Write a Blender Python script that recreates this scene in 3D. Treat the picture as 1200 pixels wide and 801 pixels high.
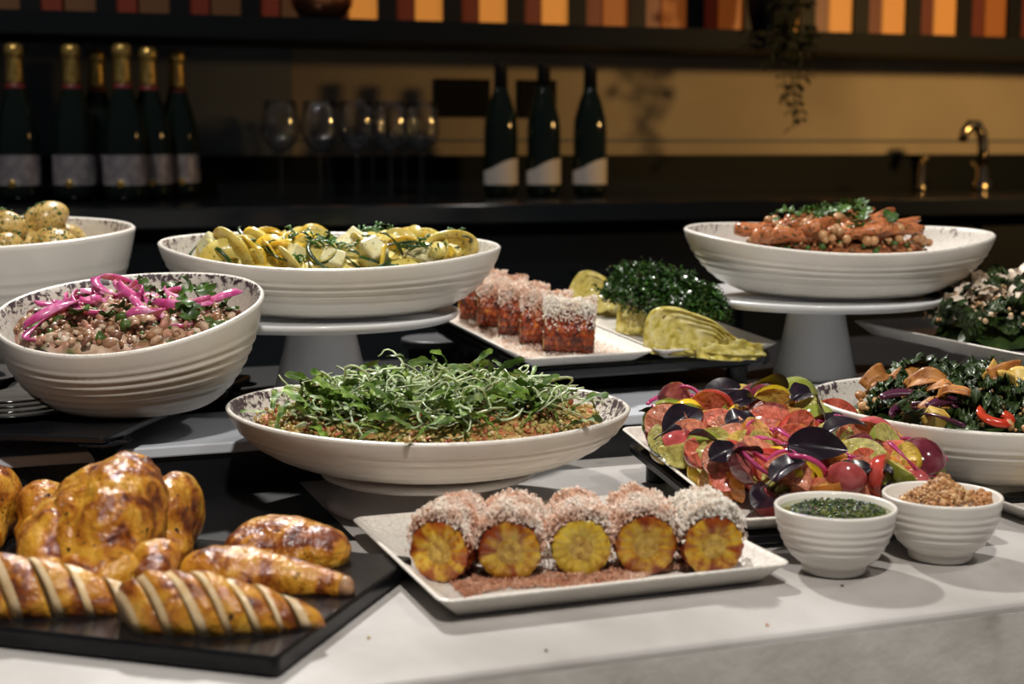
import bpy, math, random
import numpy as np
from mathutils import Matrix, Vector, Euler, noise as mnoise

random.seed(7)
R = math.radians
S = bpy.context.scene
COL = S.collection
for _o in list(bpy.data.objects):
    bpy.data.objects.remove(_o)

# ------------------------------------------------------------------ camera
# world: z = 0 is the top of the serving counter, +Y runs away from the camera
FPX, HOR, CAMH = 1750.0, 170.0, 0.36
PITCH = math.atan((400.5 - HOR) / FPX)
cam_d = bpy.data.cameras.new('camera')
cam_d.sensor_width = 36.0
cam_d.lens = FPX / 1200 * 36
cam_d.dof.use_dof = True
cam_d.dof.focus_distance = 1.52
cam_d.dof.aperture_fstop = 5.0
cam_d.clip_start = 0.05
cam = bpy.data.objects.new('camera', cam_d)
COL.objects.link(cam)
cam.location = (0, 0, CAMH)
cam.rotation_euler = (math.pi / 2 - PITCH, 0, 0)
S.camera = cam

# ------------------------------------------------------------------ world, lights, exposure
W = bpy.data.worlds.new('world')
S.world = W
W.use_nodes = True
W.node_tree.nodes['Background'].inputs[0].default_value = (0.55, 0.62, 0.75, 1)
W.node_tree.nodes['Background'].inputs[1].default_value = 0.05
S.view_settings.view_transform = 'Standard'
S.view_settings.look = 'None'
S.view_settings.gamma = 1
S.view_settings.use_curve_mapping = False
S.view_settings.exposure = 0.2


def spot(name, loc, target, watts, color, size, angle=60, blend=0.5):
    d = bpy.data.lights.new(name, 'SPOT')
    d.energy = watts
    d.color = color
    d.shadow_soft_size = size
    d.spot_size = R(angle)
    d.spot_blend = blend
    o = bpy.data.objects.new(name, d)
    COL.objects.link(o)
    o.location = loc
    o.rotation_euler = (Vector(target) - Vector(loc)).to_track_quat('-Z', 'Y').to_euler()
    return o


# ceiling spots of the bar: one row over the back of the counter, one on the guests' side
spot('ceiling_spot_rear', (-0.55, 3.0, 1.95), (0.0, 1.45, 0), 230, (1.0, 0.96, 0.90), 0.06, 70)
spot('ceiling_spot_front', (0.1, -0.25, 2.35), (0.0, 1.4, 0.0), 215, (1.0, 0.94, 0.86), 0.07, 50)
spot('ceiling_spot_side', (1.5, 1.2, 2.2), (0.2, 1.5, 0.05), 45, (1.0, 0.95, 0.88), 0.06, 60)
spot('ceiling_spot_bar', (-0.9, 1.6, 2.3), (-0.55, 3.35, 0.4), 70, (1.0, 0.93, 0.85), 0.03, 50)
# warm pendant lamp over the work side of the bar, lighting the back wall
spot('pendant_lamp', (1.75, 2.75, 0.74), (1.0, 4.1, 0.44), 52, (1.0, 0.58, 0.20), 0.05, 120, 0.9)


# ------------------------------------------------------------------ pixel helpers
_F = Vector((0, math.cos(PITCH), -math.sin(PITCH)))
_U = Vector((0, math.sin(PITCH), math.cos(PITCH)))
_X = Vector((1, 0, 0))


def ray(px, py):
    return _F * FPX + _X * (px - 600) + _U * (400.5 - py)


def P(px, py, z):
    """point seen at pixel (px,py) on the level plane of height z"""
    d = ray(px, py)
    return Vector((0, 0, CAMH)) + d * ((z - CAMH) / d.z)


def PY(px, py, y):
    """point seen at pixel (px,py) at depth y"""
    d = ray(px, py)
    return Vector((0, 0, CAMH)) + d * (y / d.y)


# ------------------------------------------------------------------ materials
def ramp_set(cr, stops):
    el = cr.color_ramp.elements
    while len(el) < len(stops):
        el.new(0.5)
    for e, (p, c) in zip(el, stops):
        e.position = p
        e.color = (*c, 1)


def mat(name, base=(0.5, 0.5, 0.5), rough=0.5, stops=None, scale=20, detail=4, dist=0.0, bump=None, metallic=0,
        coat=0, coat_rough=0.1, sss=0, sss_rad=(0.01, 0.006, 0.003), trans=0, ior=1.45, emit=None, vary=0, spec=0.5,
        attr=None, flecks=None, bump2=None):
    m = bpy.data.materials.new(name)
    m.use_nodes = True
    nt = m.node_tree
    b = nt.nodes['Principled BSDF']
    L = nt.links.new
    N = nt.nodes.new
    b.inputs['Base Color'].default_value = (*base, 1)
    b.inputs['Roughness'].default_value = rough
    b.inputs['Metallic'].default_value = metallic
    b.inputs['Specular IOR Level'].default_value = spec
    b.inputs['Coat Weight'].default_value = coat
    b.inputs['Coat Roughness'].default_value = coat_rough
    b.inputs['Transmission Weight'].default_value = trans
    b.inputs['IOR'].default_value = ior
    if sss:
        b.inputs['Subsurface Weight'].default_value = sss
        b.inputs['Subsurface Radius'].default_value = sss_rad
        b.inputs['Subsurface Scale'].default_value = 1.0
    if emit:
        b.inputs['Emission Color'].default_value = (*emit[0], 1)
        b.inputs['Emission Strength'].default_value = emit[1]
    tc = N('ShaderNodeTexCoord')
    col = None
    vec = tc.outputs['Object']
    if vary:
        oi = N('ShaderNodeObjectInfo')
        va = N('ShaderNodeVectorMath')
        va.operation = 'ADD'
        sc = N('ShaderNodeMath')
        sc.operation = 'MULTIPLY'
        sc.inputs[1].default_value = 3.7
        L(oi.outputs['Random'], sc.inputs[0])
        L(vec, va.inputs[0])
        L(sc.outputs[0], va.inputs[1])
        vec = va.outputs[0]
    if stops:
        n = N('ShaderNodeTexNoise')
        n.inputs['Scale'].default_value = scale
        n.inputs['Detail'].default_value = detail
        n.inputs['Distortion'].default_value = dist
        L(vec, n.inputs['Vector'])
        cr = N('ShaderNodeValToRGB')
        ramp_set(cr, stops)
        L(n.outputs['Fac'], cr.inputs[0])
        col = cr.outputs[0]
    if attr:
        a = N('ShaderNodeAttribute')
        a.attribute_name = attr
        if col is None:
            col = a.outputs['Color']
        else:
            mx = N('ShaderNodeMix')
            mx.data_type = 'RGBA'
            mx.blend_type = 'MULTIPLY'
            mx.inputs[0].default_value = 1
            L(a.outputs['Color'], mx.inputs[6])
            L(col, mx.inputs[7])
            col = mx.outputs[2]
    if flecks:                                   # (colour, scale, threshold)
        fn = N('ShaderNodeTexNoise')
        fn.inputs['Scale'].default_value = flecks[1]
        fn.inputs['Detail'].default_value = 2
        L(vec, fn.inputs['Vector'])
        fr = N('ShaderNodeValToRGB')
        ramp_set(fr, [(flecks[2], (0, 0, 0)), (flecks[2] + 0.04, (1, 1, 1))])
        L(fn.outputs['Fac'], fr.inputs[0])
        mx = N('ShaderNodeMix')
        mx.data_type = 'RGBA'
        L(fr.outputs[0], mx.inputs[0])
        if col is not None:
            L(col, mx.inputs[6])
        else:
            mx.inputs[6].default_value = (*base, 1)
        mx.inputs[7].default_value = (*flecks[0], 1)
        col = mx.outputs[2]
    if vary:
        hs = N('ShaderNodeHueSaturation')
        mr = N('ShaderNodeMapRange')
        mr.inputs[3].default_value = 1 - vary
        mr.inputs[4].default_value = 1 + vary
        L(oi.outputs['Random'], mr.inputs[0])
        L(mr.outputs[0], hs.inputs['Value'])
        if col is not None:
            L(col, hs.inputs['Color'])
        else:
            hs.inputs['Color'].default_value = (*base, 1)
        col = hs.outputs[0]
    if col is not None:
        L(col, b.inputs['Base Color'])
    prev = None
    for bp in (bump, bump2):
        if bp:
            bn = N('ShaderNodeTexNoise')
            bn.inputs['Scale'].default_value = bp[0]
            bn.inputs['Detail'].default_value = 3
            L(vec, bn.inputs['Vector'])
            bu = N('ShaderNodeBump')
            bu.inputs['Strength'].default_value = bp[1]
            bu.inputs['Distance'].default_value = bp[2] if len(bp) > 2 else 0.002
            L(bn.outputs['Fac'], bu.inputs['Height'])
            if prev:
                L(prev, bu.inputs['Normal'])
            prev = bu.outputs[0]
    if prev:
        L(prev, b.inputs['Normal'])
    return m


def glaze_mat(name, body, chip, lo=0.50):
    """stoneware glaze: pale body, hair-line crackle, mottled dark bare edge towards the rim (attribute 'edge')"""
    m = mat(name, body, 0.38, stops=[(0.3, tuple(c * 0.93 for c in body)), (0.7, body)], scale=30, coat=0.25, coat_rough=0.2)
    nt = m.node_tree
    L = nt.links.new
    N = nt.nodes.new
    b = nt.nodes['Principled BSDF']
    src = b.inputs['Base Color'].links[0].from_socket
    tc = N('ShaderNodeTexCoord')
    vo = N('ShaderNodeTexVoronoi')
    vo.feature = 'DISTANCE_TO_EDGE'
    vo.inputs['Scale'].default_value = 130
    L(tc.outputs['Object'], vo.inputs['Vector'])
    lt = N('ShaderNodeMath')
    lt.operation = 'LESS_THAN'
    lt.inputs[1].default_value = 0.035
    L(vo.outputs['Distance'], lt.inputs[0])
    at = N('ShaderNodeAttribute')
    at.attribute_name = 'edge'
    inner = N('ShaderNodeMath')
    inner.operation = 'GREATER_THAN'
    inner.inputs[1].default_value = 0.02
    L(at.outputs['Fac'], inner.inputs[0])
    cm = N('ShaderNodeMath')
    cm.operation = 'MULTIPLY'
    L(lt.outputs[0], cm.inputs[0])
    L(inner.outputs[0], cm.inputs[1])
    cm2 = N('ShaderNodeMath')
    cm2.operation = 'MULTIPLY'
    cm2.inputs[1].default_value = 0.35
    L(cm.outputs[0], cm2.inputs[0])
    mx = N('ShaderNodeMix')
    mx.data_type = 'RGBA'
    L(cm2.outputs[0], mx.inputs[0])
    L(src, mx.inputs[6])
    mx.inputs[7].default_value = (0.30, 0.25, 0.20, 1)
    no = N('ShaderNodeTexNoise')
    no.inputs['Scale'].default_value = 140
    no.inputs['Detail'].default_value = 5
    no.inputs['Roughness'].default_value = 0.65
    no.inputs['Distortion'].default_value = 0.6
    L(tc.outputs['Object'], no.inputs['Vector'])
    n2 = N('ShaderNodeTexNoise')
    n2.inputs['Scale'].default_value = 14
    L(tc.outputs['Object'], n2.inputs['Vector'])
    ad0 = N('ShaderNodeMath')
    ad0.operation = 'MULTIPLY_ADD'
    ad0.inputs[1].default_value = 0.45
    L(n2.outputs['Fac'], ad0.inputs[0])
    L(no.outputs['Fac'], ad0.inputs[2])
    ad = N('ShaderNodeMath')
    ad.operation = 'MULTIPLY_ADD'
    ad.inputs[1].default_value = 0.42
    L(at.outputs['Fac'], ad.inputs[0])
    L(ad0.outputs[0], ad.inputs[2])
    r = N('ShaderNodeValToRGB')
    ramp_set(r, [(lo * 0.6, (0, 0, 0)), (lo * 0.6 + 0.03, (1, 1, 1))])
    r.color_ramp.interpolation = 'LINEAR'
    ml = N('ShaderNodeMath')
    ml.operation = 'MULTIPLY'
    L(ad.outputs[0], ml.inputs[0])
    ml.inputs[1].default_value = 0.6
    L(ml.outputs[0], r.inputs[0])
    ml2 = N('ShaderNodeMath')
    ml2.operation = 'MULTIPLY'
    L(r.outputs[0], ml2.inputs[0])
    L(inner.outputs[0], ml2.inputs[1])
    mx2 = N('ShaderNodeMix')
    mx2.data_type = 'RGBA'
    L(ml2.outputs[0], mx2.inputs[0])
    L(mx.outputs[2], mx2.inputs[6])
    mx2.inputs[7].default_value = (*chip, 1)
    L(mx2.outputs[2], b.inputs['Base Color'])
    return m


# ------------------------------------------------------------------ mesh helpers
def mesh(name, verts, faces, mats, smooth=True, midx=None, attrs=None):
    me = bpy.data.meshes.new(name)
    me.from_pydata([tuple(v) for v in verts], [], [tuple(f) for f in faces])
    if not isinstance(mats, (list, tuple)):
        mats = [mats]
    for m in mats:
        me.materials.append(m)
    if smooth:
        me.polygons.foreach_set('use_smooth', [True] * len(me.polygons))
    if midx is not None:
        me.polygons.foreach_set('material_index', midx)
    if attrs:
        for k, v in attrs.items():
            if len(v) and hasattr(v[0], '__len__'):
                a = me.color_attributes.new(k, 'FLOAT_COLOR', 'POINT')
                a.data.foreach_set('color', np.array([(*c[:3], 1.0) for c in v], dtype=np.float32).ravel())
            else:
                a = me.attributes.new(k, 'FLOAT', 'POINT')
                a.data.foreach_set('value', np.array(v, dtype=np.float32))
    me.update()
    return me


def ob(name, me, parent=None, M=None):
    o = bpy.data.objects.new(name, me)
    COL.objects.link(o)
    if parent is not None:
        o.parent = parent
    if M is not None:
        if parent is not None:
            o.matrix_local = M
        else:
            o.matrix_world = M
    return o


def tag(o, label, cat, group=None, kind=None):
    o['label'] = label
    o['category'] = cat
    if group:
        o['group'] = group
    if kind:
        o['kind'] = kind
    return o


def root(name, label, cat, M=None, group=None):
    o = bpy.data.objects.new(name, None)
    o.empty_display_size = 0.02
    COL.objects.link(o)
    if M is not None:
        o.matrix_world = M
    return tag(o, label, cat, group)


def T(x=0, y=0, z=0, rz=0, rx=0, ry=0, s=1.0):
    m = Matrix.Translation((x, y, z)) @ Euler((rx, ry, rz), 'XYZ').to_matrix().to_4x4()
    if s != 1.0:
        m = m @ Matrix.Scale(s, 4)
    return m


class MB:
    """collects shapes for one mesh"""
    def __init__(self):
        self.v, self.f, self.m = [], [], []

    def add(self, vs, fs, M=None, mi=0):
        o = len(self.v)
        for v in vs:
            self.v.append(tuple(M @ Vector(v)) if M is not None else tuple(v))
        for f in fs:
            self.f.append(tuple(i + o for i in f))
            self.m.append(mi)
        return self

    def box(self, a, b, M=None, mi=0):
        x0, y0, z0 = a
        x1, y1, z1 = b
        vs = [(x0, y0, z0), (x1, y0, z0), (x1, y1, z0), (x0, y1, z0), (x0, y0, z1), (x1, y0, z1), (x1, y1, z1), (x0, y1, z1)]
        return self.add(vs, [(0, 3, 2, 1), (4, 5, 6, 7), (0, 1, 5, 4), (1, 2, 6, 5), (2, 3, 7, 6), (3, 0, 4, 7)], M, mi)

    def lathe(self, prof, n=32, M=None, mi=0):
        vs, fs = [], []
        for (r, z) in prof:
            for k in range(n):
                a = 2 * math.pi * k / n
                vs.append((r * math.cos(a), r * math.sin(a), z))
        for i in range(len(prof) - 1):
            for k in range(n):
                k2 = (k + 1) % n
                fs.append((i * n + k, i * n + k2, (i + 1) * n + k2, (i + 1) * n + k))
        if prof[0][0] > 1e-6:
            fs.append(tuple(range(n - 1, -1, -1)))
        if prof[-1][0] > 1e-6:
            fs.append(tuple(range((len(prof) - 1) * n, len(prof) * n)))
        return self.add(vs, fs, M, mi)

    def tube(self, path, rad, n=8, M=None, mi=0):
        path = [Vector(p) for p in path]
        if not hasattr(rad, '__len__'):
            rad = [rad] * len(path)
        vs, fs = [], []
        up = Vector((0.13, 0.21, 1)).normalized()
        for i, p in enumerate(path):
            t = (path[min(i + 1, len(path) - 1)] - path[max(i - 1, 0)]).normalized()
            u = t.cross(up)
            if u.length < 1e-4:
                u = t.cross(Vector((1, 0, 0)))
            u.normalize()
            w = u.cross(t).normalized()
            up = w
            for k in range(n):
                a = 2 * math.pi * k / n
                vs.append(p + (u * math.cos(a) + w * math.sin(a)) * rad[i])
        for i in range(len(path) - 1):
            for k in range(n):
                k2 = (k + 1) % n
                fs.append((i * n + k, i * n + k2, (i + 1) * n + k2, (i + 1) * n + k))
        fs.append(tuple(range(n - 1, -1, -1)))
        fs.append(tuple(range((len(path) - 1) * n, len(path) * n)))
        return self.add(vs, fs, M, mi)

    def ball(self, r=(1, 1, 1), nu=12, nv=8, M=None, mi=0, fn=None):
        vs, fs = [(0, 0, -r[2])], []
        for i in range(1, nv):
            ph = -math.pi / 2 + math.pi * i / nv
            for k in range(nu):
                a = 2 * math.pi * k / nu
                vs.append((r[0] * math.cos(ph) * math.cos(a), r[1] * math.cos(ph) * math.sin(a), r[2] * math.sin(ph)))
        vs.append((0, 0, r[2]))
        top = len(vs) - 1
        for k in range(nu):
            fs.append((0, 1 + (k + 1) % nu, 1 + k))
            fs.append((top, 1 + (nv - 2) * nu + k, 1 + (nv - 2) * nu + (k + 1) % nu))
        for i in range(nv - 2):
            for k in range(nu):
                k2 = (k + 1) % nu
                fs.append((1 + i * nu + k, 1 + i * nu + k2, 1 + (i + 1) * nu + k2, 1 + (i + 1) * nu + k))
        if fn:
            vs = [fn(Vector(v)) for v in vs]
        return self.add(vs, fs, M, mi)

    def me(self, name, mats, smooth=True, attrs=None):
        return mesh(name, self.v, self.f, mats, smooth, self.m, attrs)


def bevel(o, w, seg=2, angle=None):
    md = o.modifiers.new('bevel', 'BEVEL')
    md.width = w
    md.segments = seg
    md.limit_method = 'ANGLE'
    md.angle_limit = R(angle or 40)
    return o


def nz(v, s, seed=0.0):
    return mnoise.noise(Vector(v) * s + Vector((seed, seed * 1.7, -seed)))


def slab_rounded(w, d, h, rad, n=6, edge=0.002):
    """slab centred in x/y, standing on z=0, rounded corners and softened edges"""
    def outline(inset):
        pts = []
        for cx, cy, a0 in ((w / 2 - rad, d / 2 - rad, 0), (-w / 2 + rad, d / 2 - rad, 90), (-w / 2 + rad, -d / 2 + rad, 180), (w / 2 - rad, -d / 2 + rad, 270)):
            for k in range(n + 1):
                a = R(a0 + 90 * k / n)
                pts.append((cx + (rad - inset) * math.cos(a), cy + (rad - inset) * math.sin(a)))
        return pts
    vs, fs = [], []
    rings = [(edge, 0), (0, edge), (0, h - edge), (edge * 0.3, h - edge * 0.3), (edge, h)]
    for ins, z in rings:
        vs += [(x, y, z) for x, y in outline(ins)]
    m = 4 * (n + 1)
    for i in range(len(rings) - 1):
        for k in range(m):
            k2 = (k + 1) % m
            fs.append((i * m + k, i * m + k2, (i + 1) * m + k2, (i + 1) * m + k))
    fs.append(tuple(range(m - 1, -1, -1)))
    fs.append(tuple(range((len(rings) - 1) * m, len(rings) * m)))
    return vs, fs


def leaf_mesh(name, L, Wd, m, outline, bend=0.6, fold=0.3, wave=0.0, wavef=3, twist=0.0, ns=10, nt=4, seed=0, stem=0.0):
    """a leaf: bent along its length, folded on the midrib, waved at the margin, 0.4 mm thick"""
    rnd = random.Random(seed)
    ph = rnd.uniform(0, 6)
    top = []
    x = z = 0.0
    a = bend * 0.5
    ds = 1.0 / ns
    for i in range(ns + 1):
        s = i / ns
        w = Wd / 2 * outline(s)
        tw = twist * s
        for j in range(-nt, nt + 1):
            t = j / nt
            yy = t * w
            zz = abs(t) * fold * w + wave * Wd * abs(t) ** 1.5 * math.sin(wavef * 6.283 * s + ph + (1.5 if t > 0 else 0))
            y2 = yy * math.cos(tw) - zz * math.sin(tw)
            z2 = yy * math.sin(tw) + zz * math.cos(tw)
            top.append((x - math.sin(a) * z2, y2, z + math.cos(a) * z2))
        x += L * ds * math.cos(a)
        z += L * ds * math.sin(a)
        a -= bend * ds
    nc = 2 * nt + 1
    nv = len(top)
    fs = []
    for i in range(ns):
        for j in range(nc - 1):
            fs.append((i * nc + j, (i + 1) * nc + j, (i + 1) * nc + j + 1, i * nc + j + 1))
    mb = MB()
    mb.add(top, fs)
    if stem:
        mb.tube([(-stem, 0, -stem * 0.3), (-stem * 0.4, 0, -stem * 0.05), (0, 0, 0), (L * 0.35, 0, math.sin(bend * 0.4) * L * 0.3)], [L * 0.012, L * 0.014, L * 0.012, L * 0.004], 5)
    return mb.me(name, m)


class Heap:
    """drops pieces (as spheres) one by one on a base and on each other"""
    def __init__(self, base, k=0.7):
        self.b, self.k, self.p = base, k, []

    def z(self, x, y, r):
        z = self.b(x, y) + r * 0.8
        for (a, b, c, q) in self.p:
            d2 = (x - a) ** 2 + (y - b) ** 2
            s = (r + q) * self.k
            if d2 < s * s:
                z = max(z, c + math.sqrt(s * s - d2))
        return z

    def drop(self, sample, r, tries=10, rs=None):
        best = None
        for _ in range(tries):
            x, y = sample()
            z = self.z(x, y, r)
            if best is None or z < best[2]:
                best = (x, y, z)
        self.p.append((*best, rs or r))
        return best


def chunks(name, pieces, m, parent=None, kind=None, squash=(0.6, 1.0), sub=0):
    """one mesh of many small lumps; pieces = (x,y,z,r,colour)"""
    oct_v = np.array([(1, 0, 0), (-1, 0, 0), (0, 1, 0), (0, -1, 0), (0, 0, 1), (0, 0, -1)], float)
    oct_f = np.array([(0, 2, 4), (2, 1, 4), (1, 3, 4), (3, 0, 4), (2, 0, 5), (1, 2, 5), (3, 1, 5), (0, 3, 5)])
    # one subdivision -> 18 verts, 32 faces
    vs = [tuple(v) for v in oct_v]
    cache = {}
    fs = []

    def mid(a, b):
        k = (min(a, b), max(a, b))
        if k not in cache:
            p = (np.array(vs[a]) + np.array(vs[b])) / 2
            vs.append(tuple(p / np.linalg.norm(p)))
            cache[k] = len(vs) - 1
        return cache[k]
    for a, b, c in oct_f:
        ab, bc, ca = mid(a, b), mid(b, c), mid(c, a)
        fs += [(a, ab, ca), (b, bc, ab), (c, ca, bc), (ab, bc, ca)]
    bv = np.array(vs)
    bf = np.array(fs)
    rng = np.random.default_rng(len(pieces) + 5)
    V, Fc, C = [], [], []
    for i, (x, y, z, r, c) in enumerate(pieces):
        q = rng.normal(size=4)
        q /= np.linalg.norm(q)
        w, a, b, d = q
        Rm = np.array([[1 - 2 * (b * b + d * d), 2 * (a * b - d * w), 2 * (a * d + b * w)],
                       [2 * (a * b + d * w), 1 - 2 * (a * a + d * d), 2 * (b * d - a * w)],
                       [2 * (a * d - b * w), 2 * (b * d + a * w), 1 - 2 * (a * a + b * b)]])
        sc = np.array([rng.uniform(*squash), rng.uniform(*squash), rng.uniform(*squash)]) * r
        v = bv * (1 + rng.uniform(-0.14, 0.14, (len(bv), 1)))
        v = (v * sc) @ Rm.T + np.array([x, y, z])
        V.append(v)
        Fc.append(bf + i * len(bv))
        C += [c] * len(bv)
    me = mesh(name, np.vstack(V).tolist(), np.vstack(Fc).tolist(), m, True, None, {'tint': C})
    o = ob(name, me, parent)
    if kind:
        o['kind'] = kind
    return o


def slivers(name, places, m, parent=None, M=None):
    """one mesh of fine curled shreds; places = (x,y,z,len,width)"""
    rng = random.Random(len(places))
    V, Fc = [], []
    for (x, y, z, l, w) in places:
        E = Euler((rng.uniform(0, 6.3), rng.uniform(0, 6.3), rng.uniform(0, 6.3))).to_matrix()
        c = rng.uniform(-0.5, 0.5)
        o = len(V)
        for i in range(4):
            s = i / 3 - 0.5
            ww = w * (1 - 0.5 * abs(s))
            for (a, b) in ((-1, -0.5), (1, -0.5), (0, 0.9)):
                p = E @ Vector((s * l, a * ww / 2, b * ww / 2 + c * l * (s * s * 2)))
                V.append((x + p.x, y + p.y, z + p.z))
        for i in range(3):
            for k in range(3):
                k2 = (k + 1) % 3
                Fc.append((o + i * 3 + k, o + i * 3 + k2, o + (i + 1) * 3 + k2, o + (i + 1) * 3 + k))
        Fc.append((o, o + 2, o + 1))
        Fc.append((o + 9, o + 10, o + 11))
    return ob(name, mesh(name, V, Fc, m, False), parent, M)

# ------------------------------------------------------------------ material library
M_concrete = mat('pale_concrete', rough=0.42, stops=[(0.32, (0.30, 0.28, 0.26)), (0.5, (0.43, 0.41, 0.395)), (0.68, (0.52, 0.505, 0.49))], scale=5, detail=8, dist=0.4, bump=(60, 0.12), flecks=((0.36, 0.34, 0.31), 16, 0.68))
M_concrete_face = mat('rough_concrete', rough=0.75, stops=[(0.30, (0.40, 0.37, 0.33)), (0.45, (0.62, 0.585, 0.535)), (0.70, (0.74, 0.705, 0.655))], scale=14, detail=8, dist=0.6, bump=(30, 0.35, 0.004), bump2=(160, 0.2, 0.001))
M_stone = mat('grey_stone', rough=0.4, stops=[(0.3, (0.46, 0.49, 0.54)), (0.7, (0.60, 0.63, 0.68))], scale=6, detail=7, bump=(80, 0.05))
M_black = mat('black_gloss', (0.008, 0.009, 0.011), 0.22, bump=(40, 0.06))
M_slate = mat('black_slate', spec=0.25, rough=0.2, stops=[(0.3, (0.004, 0.004, 0.005)), (0.7, (0.010, 0.010, 0.011))], scale=25, bump=(35, 0.10, 0.003))
M_greyslate = mat('dark_grey_slate', (0.06, 0.065, 0.072), 0.4)
M_darkcab = mat('dark_cabinet', (0.006, 0.008, 0.010), 0.6, spec=0.12)
M_darktop = mat('dark_counter', (0.01, 0.012, 0.014), 0.12)
M_floor = mat('dark_floor', rough=0.6, stops=[(0.3, (0.015, 0.015, 0.016)), (0.7, (0.03, 0.03, 0.03))], scale=3)
M_wall = mat('warm_plaster', rough=0.8, stops=[(0.25, (0.24, 0.20, 0.15)), (0.55, (0.34, 0.29, 0.22)), (0.8, (0.42, 0.36, 0.27))], scale=1.6, detail=6, dist=0.5, bump=(12, 0.1, 0.01))
M_wallgrey = mat('dark_grey_panel', (0.13, 0.145, 0.16), 0.7)  # grey lightened and blued so the colour carries the background haze
M_glaze = glaze_mat('stoneware_glaze', (0.74, 0.70, 0.64), (0.07, 0.045, 0.055), 1.09)
M_glaze_t = glaze_mat('stoneware_glaze_sparse', (0.76, 0.72, 0.66), (0.16, 0.12, 0.11), 1.17)
M_white = mat('white_melamine', (0.72, 0.73, 0.74), 0.28, coat=0.2)
M_ramekin = mat('cream_stoneware', (0.74, 0.70, 0.64), 0.35, coat=0.2, bump=(200, 0.03))
M_blackglass = mat('black_glass_plate', (0.02, 0.021, 0.023), 0.06, coat=0.5)
M_bottle = mat('dark_green_glass', (0.006, 0.011, 0.008), 0.08)
M_gold = mat('gold_foil', rough=0.34, stops=[(0.35, (0.42, 0.26, 0.06)), (0.65, (0.72, 0.50, 0.16))], scale=90, metallic=0.85, bump=(160, 0.5, 0.002))
M_redband = mat('red_neck_band', (0.16, 0.018, 0.02), 0.45)
M_silver = mat('silver_label', rough=0.42, stops=[(0.4, (0.24, 0.22, 0.24)), (0.6, (0.40, 0.37, 0.39))], scale=40, metallic=0.3)
M_paper = mat('pale_label', (0.52, 0.48, 0.44), 0.6)
M_glass = bpy.data.materials.new('clear_glass')
M_glass.use_nodes = True
_n, _l = M_glass.node_tree.nodes, M_glass.node_tree.links
_n.remove(_n['Principled BSDF'])
_tr, _gl, _mx, _fr = _n.new('ShaderNodeBsdfTransparent'), _n.new('ShaderNodeBsdfGlossy'), _n.new('ShaderNodeMixShader'), _n.new('ShaderNodeLayerWeight')
_tr.inputs[0].default_value = (0.98, 0.985, 0.99, 1)
_gl.inputs['Roughness'].default_value = 0.02
_fr.inputs['Blend'].default_value = 0.22
_l.new(_fr.outputs['Facing'], _mx.inputs[0])
_l.new(_tr.outputs[0], _mx.inputs[1])
_l.new(_gl.outputs[0], _mx.inputs[2])
_l.new(_mx.outputs[0], _n['Material Output'].inputs[0])
M_chrome = mat('polished_brass', (0.55, 0.45, 0.30), 0.18, metallic=1)
M_amber = mat('amber_backlit_glass', (0.35, 0.13, 0.02), 0.5, emit=((1.0, 0.36, 0.06), 0.34))
M_amber_dim = mat('amber_glass_dim', (0.25, 0.09, 0.02), 0.5, emit=((1.0, 0.22, 0.03), 0.10))
M_amber_faint = mat('amber_glass_faint_glow', (0.10, 0.05, 0.02), 0.5, emit=((1.0, 0.30, 0.08), 0.012))  # faint glow put into the dark panes at the left
M_redglass = mat('dark_red_glass', (0.12, 0.025, 0.015), 0.4, emit=((1.0, 0.10, 0.02), 0.022))
M_copper = mat('copper', (0.55, 0.22, 0.12), 0.3, metallic=1)
M_vine = mat('dark_vine', (0.02, 0.035, 0.012), 0.5, vary=0.3)
M_pot = mat('dark_pot', (0.008, 0.008, 0.009), 0.5, spec=0.2)
M_sign = mat('black_card', (0.005, 0.005, 0.006), 0.7, spec=0.1)
#M_led = mat('warm_led_strip', (0.8, 0.5, 0.2), 0.5, emit=((1.0, 0.55, 0.16), 2.5))

# ------------------------------------------------------------------ the setting
e0, e1 = P(482, 797, 0), P(1200, 706, 0)
AL = math.atan2(e1.y - e0.y, e1.x - e0.x)          # the counters and the back wall run at this angle


def struct(name, me, M=None, parent=None):
    o = ob(name, me, parent, M)
    if parent is None:
        o['kind'] = 'structure'
    return o


def bx(a, b, m, name='b'):
    return MB().box(a, b).me(name, m, False)


FZ = -0.92
struct('floor', bx((-6, -4, FZ - 0.05), (7, 9, FZ), M_floor, 'floor'))
AF = Matrix.Translation((e0.x, e0.y, 0)) @ Matrix.Rotation(AL, 4, 'Z')   # along the counter edge / into the bar
cnt = struct('bar_counter', bx((-1.9, 0, -0.06), (2.3, 1.15, 0), M_concrete, 'bar_counter'), AF)
bevel(cnt, 0.006, 3)
struct('bar_front', bx((-1.88, 0.004, FZ), (2.28, 0.12, -0.06), M_concrete_face, 'bar_front'), AF)
# the slab's edge is the same rough concrete
lip = struct('counter_edge', bx((-1.9, -0.0004, -0.30), (2.3, 0.004, -0.007), M_concrete_face, 'counter_edge'), AF)
struct('bar_back', bx((-1.88, 1.0, FZ), (2.28, 1.13, -0.06), M_darkcab, 'bar_back'), AF)
# raised grey ledge along the counter, black behind
AFi = AF.inverted()
PZ = 0.05
f0 = (AFi @ P(145, 526, PZ)).y
bk = (AFi @ P(1040, 435, PZ)).y
led = struct('bar_ledge', bx((-1.9, f0, PZ - 0.012), (2.3, bk, PZ), M_stone, 'bar_ledge'), AF)
bevel(led, 0.002, 2)
struct('bar_ledge_face', bx((-1.9, f0 + 0.006, 0.0), (2.3, bk, PZ - 0.012), M_black, 'bar_ledge_face'), AF)
struct('bar_ledge_rear', bx((-1.9, bk, 0.0), (2.3, 1.14, PZ + 0.0005), mat('black_matt', (0.006, 0.007, 0.008), 0.6, spec=0.15), 'bar_ledge_rear'), AF)

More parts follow.
